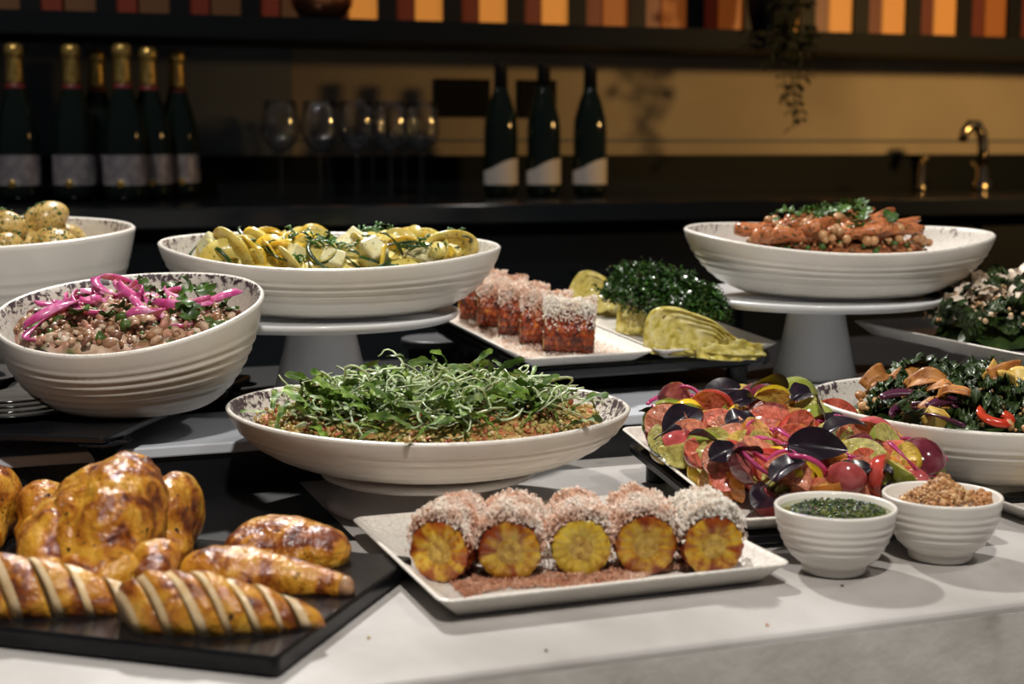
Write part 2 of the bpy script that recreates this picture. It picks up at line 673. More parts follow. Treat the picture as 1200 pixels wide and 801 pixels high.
mr_ = (AFi @ P(396, 612, 0)).x  # right end of a thin sheet added to blacken the counter behind the chicken
mt = ob('added_dark_mat', bx((-0.95, f0 - 0.25, 0.0002), (mr_, f0 + 0.004, 0.0012), mat('mat_black', (0.006, 0.006, 0.007), 0.5, spec=0.2), 'added_dark_mat'), None, AF)
tag(mt, 'thin black mat added to darken the counter behind the roast chicken', 'mat')

# back bar
BZ = 0.245
BF = Matrix.Translation((0.08, 3.45, 0)) @ Matrix.Rotation(R(19), 4, 'Z')    # origin: foot of the middle wine bottle
BFi = BF.inverted()
WT = 0.30                                            # wall surface
struct('wall_back', bx((-4.5, WT, FZ), (5.5, WT + 0.1, 2.4), M_wall, 'wall_back'), BF)
zu = 0.335
struct('trim_1', bx((-4.4, WT - 0.04, BZ), (5.4, WT + 0.001, zu), M_darkcab, 'trim_1'), BF)
struct('trim_2', bx((-4.4, WT - 0.006, zu + 0.034), (5.4, WT + 0.001, zu + 0.040), M_wallgrey, 'trim_2'), BF)
pl = BFi @ PY(374, 120, 3.45)
struct('wall_left', bx((-4.4, WT - 0.015, zu), (pl.x - 0.04, WT + 0.002, 1.4), M_wallgrey, 'wall_left'), BF)
bc = struct('back_counter', bx((-4.4, -0.42, BZ - 0.04), (5.4, WT, BZ), M_darktop, 'back_counter'), BF)
bevel(bc, 0.004, 2)
cab = struct('back_cabinet', bx((-4.4, -0.36, FZ), (5.4, WT, BZ - 0.04), M_darkcab, 'back_cabinet'), BF)
dm = bx((-0.29, -0.018, -0.5), (0.29, 0, 0.5), M_darkcab, 'cabinet_door')
hm = MB().tube([(-0.08, -0.02, 0), (-0.08, -0.045, 0), (0.08, -0.045, 0), (0.08, -0.02, 0)], 0.005, 6).me('door_handle', M_darkcab)
for k in range(-6, 8):
    d = ob('cabinet_door', dm, cab, T(k * 0.6, -0.36, -0.32))
    ob('door_handle', hm, d, T(0, 0.002, 0.42))
SH0, SH1 = 0.585, 0.632
sh = struct('wall_shelf', bx((-4.4, 0.0, SH0), (5.4, WT, SH1), M_darkcab, 'wall_shelf'), BF)
# backlit screen above the shelf: black posts, amber and dark red panes
scr = root('backlit_screen', 'backlit screen of amber and dark red glass panes between black posts above the shelf', 'screen', BF)
post = bx((-0.022, 0.20, SH1), (0.022, 0.24, SH1 + 0.5), M_pot, 'post')
paneA = bx((-0.034, 0.212, SH1), (0.034, 0.222, SH1 + 0.5), M_amber, 'amber_pane')
paneD = bx((-0.034, 0.212, SH1), (0.034, 0.222, SH1 + 0.5), M_amber_dim, 'amber_pane')
paneO = bx((-0.034, 0.212, SH1), (0.034, 0.222, SH1 + 0.5), M_amber_faint, 'amber_pane')
paneR = bx((-0.034, 0.212, SH1), (0.034, 0.222, SH1 + 0.5), M_redglass, 'red_pane')
ob('rail', bx((-4.3, 0.198, SH1 + 0.5), (5.3, 0.242, SH1 + 0.54), M_pot, 'rail'), scr)
sx0 = (BFi @ PY(516, 12, 3.5)).x
for k in range(-16, 22):
    x = sx0 + k * 0.158
    left = k < -1
    dim = k in (3, 4, 5) or left or k > 9
    ob('amber_pane', paneO if left else paneD if dim else paneA, scr, T(x))
    ob('red_pane', paneR, scr, T(x - 0.074))
    ob('post', post, scr, T(x + 0.052))

# ------------------------------------------------------------------ bottles, glasses, tap on the back bar
def on_back(px, t):
    """foot on the back counter seen in pixel column px, t metres behind the bottle line"""
    d = ray(px, 226)
    o = BFi @ Vector((0, 0, CAMH))
    dd = BFi.to_3x3() @ d
    k = (t - o.y) / dd.y
    p = BF @ (o + dd * k)
    return Vector((p.x, p.y, BZ))


GB = 'champagne bottles on the back bar'


def champagne(px, t, label, turn=0):
    p = on_back(px, t)
    r = root('champagne_bottle', label, 'bottle', T(p.x, p.y, p.z, R(turn)), GB)
    body = [(0.030, 0), (0.0425, 0.004), (0.044, 0.02), (0.044, 0.125), (0.042, 0.150), (0.034, 0.185), (0.024, 0.215), (0.0185, 0.236), (0.0165, 0.25)]
    ob('glass_body', MB().lathe(body, 28).me('glass_body', M_bottle), r)
    ob('neck_band', MB().lathe([(0.0215, 0.2225), (0.0198, 0.232), (0.0190, 0.238), (0.017, 0.239)], 24).me('neck_band', M_redband), r)
    foil = [(0.0192, 0.234), (0.0175, 0.25), (0.0160, 0.285), (0.0170, 0.292), (0.0195, 0.297), (0.0200, 0.305), (0.0188, 0.314), (0.012, 0.319), (0, 0.320)]
    ob('gold_foil', MB().lathe(foil, 24).me('gold_foil', M_gold), r)
    vs, fs = [], []
    for k in range(25):
        a = R(-180 + 200 * (k / 24 - 0.5) + 90)
        for z in (0.034, 0.095):
            vs.append((0.0447 * math.cos(a), 0.0447 * math.sin(a), z))
    for k in range(24):
        fs.append((2 * k, 2 * k + 2, 2 * k + 3, 2 * k + 1))
    lb = ob('label', mesh('label', vs, fs, M_silver), r)
    ob('seal', MB().lathe([(0.0085, 0), (0.0085, 0.0015), (0.006, 0.002)], 16, T(0, -0.0447, 0.036, rx=R(90))).me('seal', M_gold), r)
    return r


champagne(23, 0.0, 'champagne bottle with gold foil neck and silver label standing apart from the other five')
champagne(89, -0.01, 'gold necked champagne bottle with silver label in the close row, nearest the lone bottle')
champagne(118, 0.15, 'gold foiled champagne bottle standing back behind the row, its label hidden')
champagne(148, -0.06, 'champagne bottle with gold foil neck and silver label standing foremost in the close row')
champagne(178, 0.03, 'champagne bottle with gold foil neck, second in the close row from the wine glasses', 14)
champagne(211, 0.11, 'champagne bottle with gold foil neck at the row end toward the wine glasses', 18)


def wine(px, t, label):
    p = on_back(px, t)
    r = root('wine_bottle', label, 'bottle', T(p.x, p.y, p.z, R(0)), 'dark wine bottles on the back bar')
    body = [(0.028, 0), (0.037, 0.004), (0.0385, 0.02), (0.0385, 0.150), (0.036, 0.175), (0.026, 0.212), (0.017, 0.236), (0.0152, 0.25)]
    ob('glass_body', MB().lathe(body, 28).me('glass_body', M_bottle), r)
    ob('capsule', MB().lathe([(0.0158, 0.240), (0.0148, 0.29), (0.0155, 0.292), (0.0155, 0.299), (0.013, 0.302), (0, 0.302)], 24).me('capsule', M_pot), r)
    vs, fs = [], []
    for k in range(25):
        u = k / 24
        a = R(180 + 180 * u)
        zt = 0.056 + 0.030 * (1 - 1 / (1 + math.exp((u - 0.45) * 9))) 
        for z in (0.026, zt):
            vs.append((0.0391 * math.cos(a), 0.0391 * math.sin(a), z))
    for k in range(24):
        fs.append((2 * k, 2 * k + 2, 2 * k + 3, 2 * k + 1))
    ob('label', mesh('label', vs, fs, M_paper), r)


wine(587, 0.02, 'dark wine bottle with pale slanted label nearest the wine glasses, beside a black card')
wine(637, 0.0, 'dark wine bottle with pale slanted label, middle one of three')
wine(691, -0.02, 'dark wine bottle with pale slanted label, third from the wine glasses')

gp = [(0.0, 0.098), (0.012, 0.101), (0.030, 0.116), (0.0415, 0.140), (0.0425, 0.158), (0.0385, 0.185), (0.0335, 0.210), (0.0325, 0.2095), (0.0375, 0.185), (0.0415, 0.158), (0.0405, 0.141), (0.029, 0.118), (0.011, 0.103), (0, 0.1005)]
m_gb = MB().lathe(gp, 28).me('glass_bowl', M_glass)
m_gs = MB().lathe([(0, 0.003), (0.0055, 0.0035), (0.0038, 0.02), (0.0036, 0.085), (0.006, 0.098), (0.0, 0.0985)], 12).me('glass_stem', M_glass)
m_gf = MB().lathe([(0, 0), (0.036, 0), (0.037, 0.0012), (0.02, 0.003), (0.0, 0.0042)], 28).me('glass_foot', M_glass)
GL = 'stemmed wine glasses on the back bar'
for i, (px, t) in enumerate([(330, 0.0), (376, -0.02), (386, 0.11), (419, -0.04), (437, 0.07), (458, -0.05), (474, 0.05), (494, -0.02)]):
    p = on_back(px, t)
    lb = 'clear stemmed wine glass standing apart beside the champagne bottles' if i == 0 else 'clear stemmed wine glass, %s in the close cluster counted from the lone glass' % ('first', 'second', 'third', 'fourth', 'fifth', 'sixth', 'seventh')[i - 1]
    r = root('wine_glass', lb, 'glass', T(p.x, p.y, p.z, 0, s=1.0), GL)
    for n_, m_ in (('glass_bowl', m_gb), ('glass_stem', m_gs), ('glass_foot', m_gf)):
        ob(n_, m_, r)

# black cards on the wall
for (x0, x1, y0, y1, lb) in ((511, 574, 93, 137, 'black rectangular card on the warm wall between wine glasses and wine bottles'), (608, 652, 94, 138, 'black rectangular card on the warm wall behind the middle wine bottle')):
    def onw(px, py):
        d = BFi.to_3x3() @ ray(px, py)
        o = BFi @ Vector((0, 0, CAMH))
        return o + d * ((WT - 0.006 - o.y) / d.y)
    a, b = onw(x0, y1), onw(x1, y0)
    c = ob('wall_card', bx((a.x, WT - 0.008, a.z), (b.x, WT, b.z), M_sign, 'wall_card'), None, BF)
    tag(c, lb, 'card')

# tap
p = on_back(1150, 0.02)
r = root('bar_tap', 'curved polished tap rising from the back counter at the sink', 'tap', T(p.x, p.y, p.z, R(200)))
ob('tap_base', MB().lathe([(0.024, 0), (0.026, 0.004), (0.022, 0.02), (0.015, 0.026), (0.014, 0.06)], 20).me('tap_base', M_chrome), r)
sp = [(0, 0, 0.05), (0, 0, 0.11), (0.006, 0, 0.145), (0.022, 0, 0.165), (0.042, 0, 0.166), (0.058, 0, 0.15), (0.064, 0, 0.125)]
ob('spout', MB().tube(sp, [0.013, 0.013, 0.0135, 0.014, 0.0135, 0.012, 0.011], 14).me('spout', M_chrome), r)
ob('lever', MB().tube([(0, -0.012, 0.05), (-0.01, -0.04, 0.058), (-0.02, -0.07, 0.07)], [0.006, 0.005, 0.004], 8).me('lever', M_chrome), r)
p = on_back(1079, 0.02)
r = root('soap_tap', 'small slim tap beside the curved tap on the back counter', 'tap', T(p.x, p.y, p.z))
ob('tap_base', MB().lathe([(0.014, 0), (0.014, 0.01), (0.008, 0.018), (0.007, 0.075)], 16).me('tap_base', M_chrome), r)
ob('spout', MB().tube([(0, 0, 0.07), (0, -0.01, 0.082), (0, -0.035, 0.086), (0, -0.045, 0.08)], 0.005, 8).me('spout', M_chrome), r)

# trailing plant in a pot on the shelf
q = BFi @ PY(925, 30, 3.62)
pr = root('trailing_plant', 'dark pot with trailing vine hanging over the shelf edge', 'plant', BF @ T(q.x, 0.05, SH1))
ob('pot', MB().lathe([(0.05, 0), (0.062, 0.05), (0.066, 0.10), (0.060, 0.10), (0.055, 0.085), (0, 0.085)], 24).me('pot', M_pot), pr)
lm = leaf_mesh('vine_leaf', 0.034, 0.022, M_vine, lambda s: math.sin(math.pi * min(1, s * 0.97 + 0.03)) ** 0.7, 0.8, 0.3, ns=5, nt=2)
rv = random.Random(3)
for k, (dx, ln) in enumerate([(-0.045, 0.13), (-0.02, 0.20), (0.0, 0.26), (0.02, 0.24), (0.045, 0.07), (-0.03, 0.10), (0.032, 0.15)]):
    pts = [(dx * 0.6, -0.03, 0.09), (dx, -0.075, 0.10), (dx, -0.10, 0.06)]
    n = int(ln / 0.02)
    x = dx
    for i in range(n):
        x += rv.uniform(-0.006, 0.006)
        pts.append((x, -0.10 + rv.uniform(-0.004, 0.004), 0.04 - 0.02 * i - 0.03))
    st = ob('vine', MB().tube(pts, 0.0016, 5).me('vine', M_vine), pr)
    for i, pt in enumerate(pts[1:]):
        for s_ in (-1, 1):
            if rv.random() < 0.85:
                ob('leaf', lm, st, T(pt[0], pt[1], pt[2], rv.uniform(-0.7, 0.7) + (0 if s_ > 0 else math.pi), 0, rv.uniform(0.2, 0.9), rv.uniform(0.6, 1.1)))
for i in range(26):
    ob('leaf', lm, pr, T(rv.uniform(-0.05, 0.05), rv.uniform(-0.05, 0.04), 0.09 + rv.uniform(0, 0.05), rv.uniform(0, 6.3), 0, rv.uniform(-0.8, 0.2), rv.uniform(0.8, 1.3)))
# copper bowl on the shelf
q = BFi @ PY(370, 10, 3.4)
cb = ob('copper_bowl', MB().lathe([(0.03, 0), (0.05, 0.006), (0.066, 0.03), (0.07, 0.06), (0.066, 0.075), (0.064, 0.073), (0.066, 0.06), (0.06, 0.03), (0.04, 0.012), (0, 0.01)], 28).me('copper_bowl', M_copper), None, BF @ T(q.x, 0.055, SH1))
tag(cb, 'round copper bowl on the dark shelf above the wine glasses', 'bowl')

# ------------------------------------------------------------------ tableware builders
def bowl(name, label, cat, M, rx, ry, H, foot=0.45, p=2.0, rim=lambda a: 0.0, ribs=8, amp=0.010, m=None, phm=78, th=0.0055, group=None, nth=112):
    m = m or M_glaze
    sh_ = lambda a: 1 / (abs(math.cos(a)) ** p + abs(math.sin(a)) ** p) ** (1 / p)
    pm = R(phm)
    cmx = 1 - math.cos(pm)
    vs, fs, ed = [], [], []
    prof = [('o', -1, 0.0), ('o', -0.5, 0)]
    NO, NI = 60, 26
    prof = [('c', 0, 0)] + [('o', i / NO, 0) for i in range(NO + 1)] + [('l', 0.5, 0)] + [('i', 1 - i / NI, 0) for i in range(NI + 1)]
    rm = max(rx, ry)
    tn = th / rm
    for kind, t, _ in prof:
        for k in range(nth):
            a = 2 * math.pi * k / nth
            s = sh_(a)
            zt = H + rim(a)
            ph = pm * t
            c = (1 - math.cos(ph)) / cmx
            sn = math.sin(ph) / math.sin(pm)
            if kind == 'c':
                rr, z, e = foot * 0.86, 0.0025, 0
            elif kind == 'o':
                rr = foot + (1 - foot) * sn
                w = min(1, max(0, (c - 0.10) / 0.08)) * min(1, max(0, (0.80 - c) / 0.12))
                rr *= 1 + amp * w * math.sin(c * ribs * 2 * math.pi)
                z, e = zt * c, 0
            elif kind == 'l':
                rr, z, e = 1 - tn * 0.5, zt + th * 0.42, 0.55
            else:
                rr = (foot * 0.9) * min(1, t / 0.06) + (1 - tn - foot * 0.9) * sn
                rr *= 1 + 0.0035 * math.sin(c * ribs * 2 * math.pi) * (1 - c)
                z = th + (zt - th) * c
                e = max(0.04, 1 - (zt - z) / 0.05)
            vs.append((rx * rr * s * math.cos(a), ry * rr * s * math.sin(a), z))
            ed.append(e)
    n = nth
    for i in range(len(prof) - 1):
        for k in range(n):
            k2 = (k + 1) % n
            fs.append((i * n + k, i * n + k2, (i + 1) * n + k2, (i + 1) * n + k))
    fs.append(tuple(range(n - 1, -1, -1)))
    o = ob(name, mesh(name, vs, fs, m, True, None, {'edge': ed}), None, M)
    tag(o, label, cat, group)

    def inner(x, y):
        a = math.atan2(y / ry, x / rx)
        rho = math.hypot(x / rx, y / ry) / sh_(a)
        f = foot * 0.9
        q = min(1, max(0, (rho - f) / (1 - tn - f)))
        ph = math.asin(min(1, q * math.sin(pm)))
        return th + (H + rim(a) - th) * (1 - math.cos(ph)) / cmx

    def rho(x, y):
        a = math.atan2(y / ry, x / rx)
        return math.hypot(x / rx, y / ry) / sh_(a)
    return o, inner, rho


def plate(name, label, M, w, d, h=0.018, m=None, group=None, rad=0.012):
    """rectangular tray with flared rim; origin at the centre of its underside"""
    m = m or M_glaze_t
    n = 6
    rings = [(0.024, 0.0, 0), (0.020, 0.001, 0), (0.004, h - 0.004, 0), (0.0, h - 0.001, 0.3), (0.0008, h, 0.62), (0.0025, h + 0.0004, 0.66), (0.0045, h - 0.0006, 0.7), (0.007, h - 0.003, 0.62), (0.014, h - 0.008, 0.35), (0.022, 0.0062, 0.1), (0.032, 0.005, 0.04)]
    vs, fs, ed = [], [], []
    for ins, z, e in rings:
        r_ = max(rad - ins * 0.5, 0.003)
        for cx, cy, a0 in ((1, 1, 0), (-1, 1, 90), (-1, -1, 180), (1, -1, 270)):
            for k in range(n + 1):
                a = R(a0 + 90 * k / n)
                vs.append((cx * (w / 2 - ins - r_) + r_ * math.cos(a), cy * (d / 2 - ins - r_) + r_ * math.sin(a), z))
                ed.append(e)
    mm = 4 * (n + 1)
    for i in range(len(rings) - 1):
        for k in range(mm):
            k2 = (k + 1) % mm
            fs.append((i * mm + k, i * mm + k2, (i + 1) * mm + k2, (i + 1) * mm + k))
    fs.append(tuple(range(mm - 1, -1, -1)))
    # floor of the tray with shallow ripples
    nx, ny = 16, 48
    o0 = len(vs)
    ins = 0.032
    for j in range(ny + 1):
        for i in range(nx + 1):
            x = (i / nx - 0.5) * (w - 2 * ins)
            y = (j / ny - 0.5) * (d - 2 * ins)
            b = min(1, min(i, nx - i, j / 3, (ny - j) / 3) / 1.0)
            vs.append((x, y, 0.0051 + 0.0005 * b * math.sin(y * 420)))
            ed.append(0.04)
    for j in range(ny):
        for i in range(nx):
            q = o0 + j * (nx + 1) + i
            fs.append((q, q + 1, q + nx + 2, q + nx + 1))
    o = ob(name, mesh(name, vs, fs, m, True, None, {'edge': ed}), None, M)
    return tag(o, label, 'plate', group)


def corner_frame(pt, ang, tilt, w, d):
    """frame of a w x d tray whose front-left corner is pt, turned by ang, back raised by tilt; origin at the tray's centre"""
    return Matrix.Translation(pt) @ Matrix.Rotation(ang, 4, 'Z') @ Matrix.Rotation(tilt, 4, 'X') @ Matrix.Translation((w / 2, d / 2, 0))


def cake_stand(label, M, R_, H, r_top, r_bot, group='white cake stands'):
    r = root('cake_stand', label, 'cake stand', M, group)
    n = 72
    prof = [(0, H - 0.010), (r_top * 1.1, H - 0.010), (R_ * 0.93, H - 0.008), (R_ * 0.985, H - 0.004), (R_, H + 0.001), (R_ * 0.992, H + 0.004), (R_ * 0.97, H + 0.003), (R_ * 0.93, H), (0, H - 0.001)]
    ob('stand_plate', MB().lathe(prof, n).me('stand_plate', M_white), r)
    ped = [(r_bot * 0.9, 0), (r_bot, 0.002), (r_bot * 0.985, 0.006)]
    for i in range(1, 9):
        t = i / 8
        ped.append((r_bot * 0.985 + (r_top - r_bot * 0.985) * t ** 0.85, 0.006 + (H - 0.016) * t))
    ob('pedestal', MB().lathe(ped, 48).me('pedestal', M_white), r)
    return r


GW = 'large oval stoneware serving bowls'
# ---- arugula bowl on its pedestal riser
ay = 1.48
ac = PY(502, 480, ay)
rs = root('cake_stand', 'low white pedestal stand on the counter beneath the bowl of green leaves', 'cake stand', T(ac.x, ac.y, 0), 'white cake stands')
ob('pedestal', MB().lathe([(0.100, 0), (0.104, 0.002), (0.103, 0.006), (0.090, 0.012), (0.072, 0.022), (0.064, 0.031)], 56).me('pedestal', M_white), rs)
ob('stand_plate', MB().lathe([(0, 0.031), (0.10, 0.031), (0.108, 0.034), (0.106, 0.038), (0, 0.037)], 56).me('stand_plate', M_white), rs)
AR_M = T(ac.x, ac.y, 0.0385, R(-2))
AR, ar_in, ar_rho = bowl('serving_bowl', 'wide cream stoneware bowl of green leaf salad on a low pedestal', 'bowl', AR_M, 0.203, 0.165, 0.060, 0.40, 1.88,
                         lambda a: 0.004 * math.cos(a - R(110)) + 0.002 * math.cos(2 * a), 8, 0.005, group=GW)

# ---- zucchini bowl on cake stand
zy = 1.83
zc = PY(376, 366, zy)
ZH = 0.105
cake_stand('white cake stand under the bowl of grilled zucchini', T(zc.x, zc.y, PZ), 163 * zy / FPX, ZH, 0.040, 0.062)
zb = PY(386, 300, zy)
ZU_M = T(zb.x, zy, PZ + ZH + 0.0005, R(-3))
ZU, zu_in, zu_rho = bowl('serving_bowl', 'wide oval stoneware bowl of grilled zucchini on a tall white cake stand', 'bowl', ZU_M, 0.211, 0.155, 0.080, 0.46, 1.75,
                         lambda a: 0.012 * math.cos(a - R(105)) + 0.004 * math.cos(2 * a), 9, 0.005, m=M_glaze_t, group=GW)

# ---- carrot bowl on cake stand
cy_ = 1.99
cc = PY(957, 345, cy_)
CH = 0.110
cake_stand('white cake stand under the bowl of roast carrots', T(cc.x, cc.y, PZ + 0.0006), 148 * cy_ / FPX, CH, 0.036, 0.056)
cbp = PY(982, 290, cy_)
CA_M = T(cbp.x, cy_, PZ + CH + 0.0011, R(-3))
CA, ca_in, ca_rho = bowl('serving_bowl', 'wide oval stoneware bowl of roast carrots on a tall white cake stand', 'bowl', CA_M, 0.205, 0.15, 0.080, 0.42, 1.75,
                         lambda a: 0.011 * math.cos(a - R(105)) + 0.005 * math.cos(2 * a), 9, 0.005, m=M_glaze_t, group=GW)

# ---- black riser tray on legs (left), salad bowl, potato bowl, black glass plates
TZ = 0.078
apex = P(128, 517, TZ - 0.006)
rc = P(292, 440, TZ)
ta = math.atan2(rc.y - apex.y, rc.x - apex.x)
tw, td = 0.70, (rc - apex).length
tr = root('riser_tray', 'black riser tray on short legs carrying the deep bowls', 'tray', Matrix.Translation((apex.x, apex.y, TZ)) @ Matrix.Rotation(ta - math.pi / 2, 4, 'Z'))
vs, fs = slab_rounded(tw, td + 0.02, 0.008, 0.006)
ob('tray_board', mesh('tray_board', [(x - tw / 2, y + td / 2, z - 0.008) for x, y, z in vs], fs, M_black, False), tr)
legp = [(0.012, 0), (0.012, 0.003), (0.007, 0.006)]
for lx, ly, zb_ in ((-0.012, 0.012, 0.0014), (-0.60, 0.10, PZ), (-0.012, td - 0.02, PZ + 0.0006), (-0.60, td - 0.02, PZ + 0.0006)):
    hgt = TZ - 0.008 - zb_
    pr_ = [(0.013, 0), (0.013, 0.003), (0.008, 0.006)] + [(0.008 + 0.020 * max(0, (q - 0.6) / 0.4) ** 2.2, 0.006 + (hgt - 0.006) * q) for q in (0.3, 0.6, 0.7, 0.8, 0.9, 1.0)]
    ob('leg', MB().lathe(pr_, 20).me('leg', M_black), tr, T(lx, ly, zb_ - TZ))
sc_ = P(157, 480, TZ)
SA_M = T(sc_.x - 0.003, 1.59, TZ + 0.0005, R(-4))
SA, sa_in, sa_rho = bowl('serving_bowl', 'deep ribbed stoneware bowl of grain salad with pink onions on the black tray', 'bowl', SA_M, 0.144, 0.132, 0.108, 0.42, 1.9,
                         lambda a: 0.030 * math.cos(a - R(80)) + 0.004 * math.cos(2 * a), 10, 0.0065, phm=74, group=GW)
pc = PY(-22, 270, 1.93)
PO_M = T(pc.x, 1.93, TZ + 0.0005, R(5))
PO, po_in, po_rho = bowl('serving_bowl', 'deep stoneware bowl of herbed new potatoes on the black tray', 'bowl', PO_M, 0.195, 0.15, 0.172, 0.40, 1.8,
                         lambda a: 0.012 * math.cos(a - R(90)) + 0.002 * math.cos(2 * a), 13, 0.005, phm=72, m=M_glaze_t, group=GW)
bpz = TZ + 0.0004
gpx = P(20, 482, TZ)
for k in range(4):
    rr = 0.092 - 0.003 * k
    o = ob('glass_plate', MB().lathe([(0, 0), (rr * 0.6, 0), (rr * 0.97, 0.006), (rr, 0.0075), (rr * 0.97, 0.008), (rr * 0.6, 0.0022), (0, 0.002)], 56).me('glass_plate', M_blackglass), None, T(gpx.x - 0.012, gpx.y + 0.01, bpz + k * 0.0048))
    tag(o, 'dark glass plate in the stack beside the grain salad bowl', 'plate', 'stacked dark glass plates')
o = ob('oval_dish', MB().lathe([(0, 0.002), (0.035, 0.002), (0.05, 0.006), (0.066, 0.018), (0.068, 0.020), (0.066, 0.0205), (0.05, 0.010), (0.03, 0.006), (0, 0.006)], 48).me('oval_dish', M_blackglass), None, T(gpx.x - 0.052, gpx.y + 0.0, bpz + 4 * 0.0048 + 0.002))
tag(o, 'small dark glass dish on top of the stacked glass plates', 'dish')

# ---- middle: black slab, corn plate, cabbage plate
KA = R(24)
PA = P(615, 436, 0.092)
TI = R(4.5)
PW, PD = 0.178, 0.335
C2_M = corner_frame(PA, KA, TI, PW, PD)
K2_M = corner_frame(PA + (Matrix.Rotation(KA, 3, 'Z') @ Vector((PW + 0.004, 0, 0))), KA, TI, PW, PD)
plate('corn_plate', 'narrow cream rectangular plate of corn pieces on the black slab', C2_M, PW, PD, 0.016, group='rectangular stoneware plates')
plate('cabbage_plate', 'narrow cream rectangular plate of cabbage wedges on the black slab', K2_M, PW, PD, 0.016, group='rectangular stoneware plates')
SL_M = corner_frame(PA, KA, TI, PW, PD) @ T(0.10, 0.012, -0.0165)
bs = root('display_slab', 'black display slab with rounded corners under the corn and cabbage plates', 'slab', SL_M)
vs, fs = slab_rounded(0.36, 0.33, 0.016, 0.028, 8, 0.004)
ob('slab_board', mesh('slab_board', vs, fs, M_black, False), bs)
for lx in (-0.14, 0.14):
    for ly in (-0.13, 0.13):
        w_ = SL_M @ Vector((lx, ly, 0))
        ob('foot', MB().lathe([(0.014, 0), (0.014, max(0.004, w_.z - PZ + 0.002))], 16).me('foot', M_black, False), bs, SL_M.inverted() @ T(w_.x, w_.y, PZ + 0.0006))
gt = P(534, 394, 0.085)
o = ob('slate_tile', mesh('slate_tile', *slab_rounded(0.16, 0.10, 0.012, 0.045, 8, 0.003), M_greyslate, False), None, T(gt.x, gt.y, 0.073, R(25)))
tag(o, 'dark grey rounded slate tile behind the corn plate beside the cake stand', 'tile')
o2 = ob('slate_block', bx((-0.06, -0.035, 0), (0.06, 0.035, 0.073 - PZ - 0.0012), M_black, 'slate_block'), None, T(gt.x, gt.y, PZ + 0.0006, R(25)))
tag(o2, 'black block raising the grey slate tile', 'block')

# ---- tomato plate on a tilted black board
TW, TD = 0.25, 0.32
TA, TT = R(15), R(4.5)
tp = P(863, 632, 0.014)
TO_M = corner_frame(tp, TA, TT, TW, TD)
plate('tomato_plate', 'large cream rectangular plate heaped with tomato salad', TO_M, TW, TD, 0.018, group='rectangular stoneware plates')
vs, fs = slab_rounded(TW - 0.02, TD - 0.01, 0.010, 0.01)
TB_M = TO_M @ T(0, 0.004, -0.0105)
tb = root('sloped_board', 'black sloped board under the tomato plate', 'board', TB_M)
ob('board_top', mesh('board_top', vs, fs, M_slate, False), tb)
for lx in (-0.09, 0.09):
    w_ = TB_M @ Vector((lx, TD / 2 - 0.03, 0))
    ob('foot', MB().lathe([(0.012, 0), (0.012, w_.z + 0.002)], 16).me('foot', M_slate, False), tb, TB_M.inverted() @ T(w_.x, w_.y, 0.0003))

# ---- kale bowl and its slab on the right
kc = PY(1158, 500, 1.57)
vs, fs = slab_rounded(0.26, 0.20, 0.012, 0.012)
KB_M = T(kc.x + 0.03, kc.y, 0.0004, R(15))
o = ob('slate_board', mesh('slate_board', vs, fs, M_slate, False), None, KB_M)
tag(o, 'black slate board under the bowl of kale salad', 'board')
KL_M = T(kc.x, kc.y, 0.013, R(-6))
KL, kl_in, kl_rho = bowl('serving_bowl', 'wide stoneware bowl of kale salad with red pepper', 'bowl', KL_M, 0.190, 0.150, 0.076, 0.42, 1.9,
                         lambda a: 0.006 * math.cos(a - R(100)) + 0.002 * math.cos(2 * a), 9, 0.005, group=GW)

# ---- kale plate on a stand, right edge
lb_ = P(997, 377, 0.122)
CP_W, CP_D = 0.34, 0.36
CP_M = Matrix.Translation(lb_) @ Matrix.Rotation(R(20), 4, 'Z') @ Matrix.Translation((CP_W / 2, -CP_D / 2, -0.016))
plate('kale_plate', 'cream rectangular plate of kale and shaved cheese on a white stand', CP_M, CP_W, CP_D, 0.018, group='rectangular stoneware plates')
cs = CP_M @ Vector((-0.01, 0.045, 0))
cake_stand('white cake stand under the plate of kale and shaved cheese', T(cs.x, cs.y, PZ + 0.0006), 0.10, cs.z - PZ - 0.0051, 0.05, 0.085)

# ---- front corn plate
c0 = P(516, 733, 0.002)
c1 = P(930, 685, 0.002)
FA = math.atan2(c1.y - c0.y, c1.x - c0.x)
FW = (c1 - c0).length
FD = 0.275
FC_M = corner_frame(Vector((c0.x, c0.y, 0.0004)), FA, 0, FW, FD)
plate('corn_plate', 'cream rectangular plate of five corn pieces on the counter', FC_M, FW, FD, 0.020, group='rectangular stoneware plates')

# ---- small plate at the right edge
s0_ = P(1128, 572, 0.018)
SP_M = Matrix.Translation((s0_.x, s0_.y, 0.0004)) @ Matrix.Rotation(R(20), 4, 'Z') @ Matrix.Translation((0.1, -0.075, 0))
plate('sauce_plate', 'cream rectangular plate with yellow sauce at the counter end', SP_M, 0.20, 0.15, 0.018, group='rectangular stoneware plates')

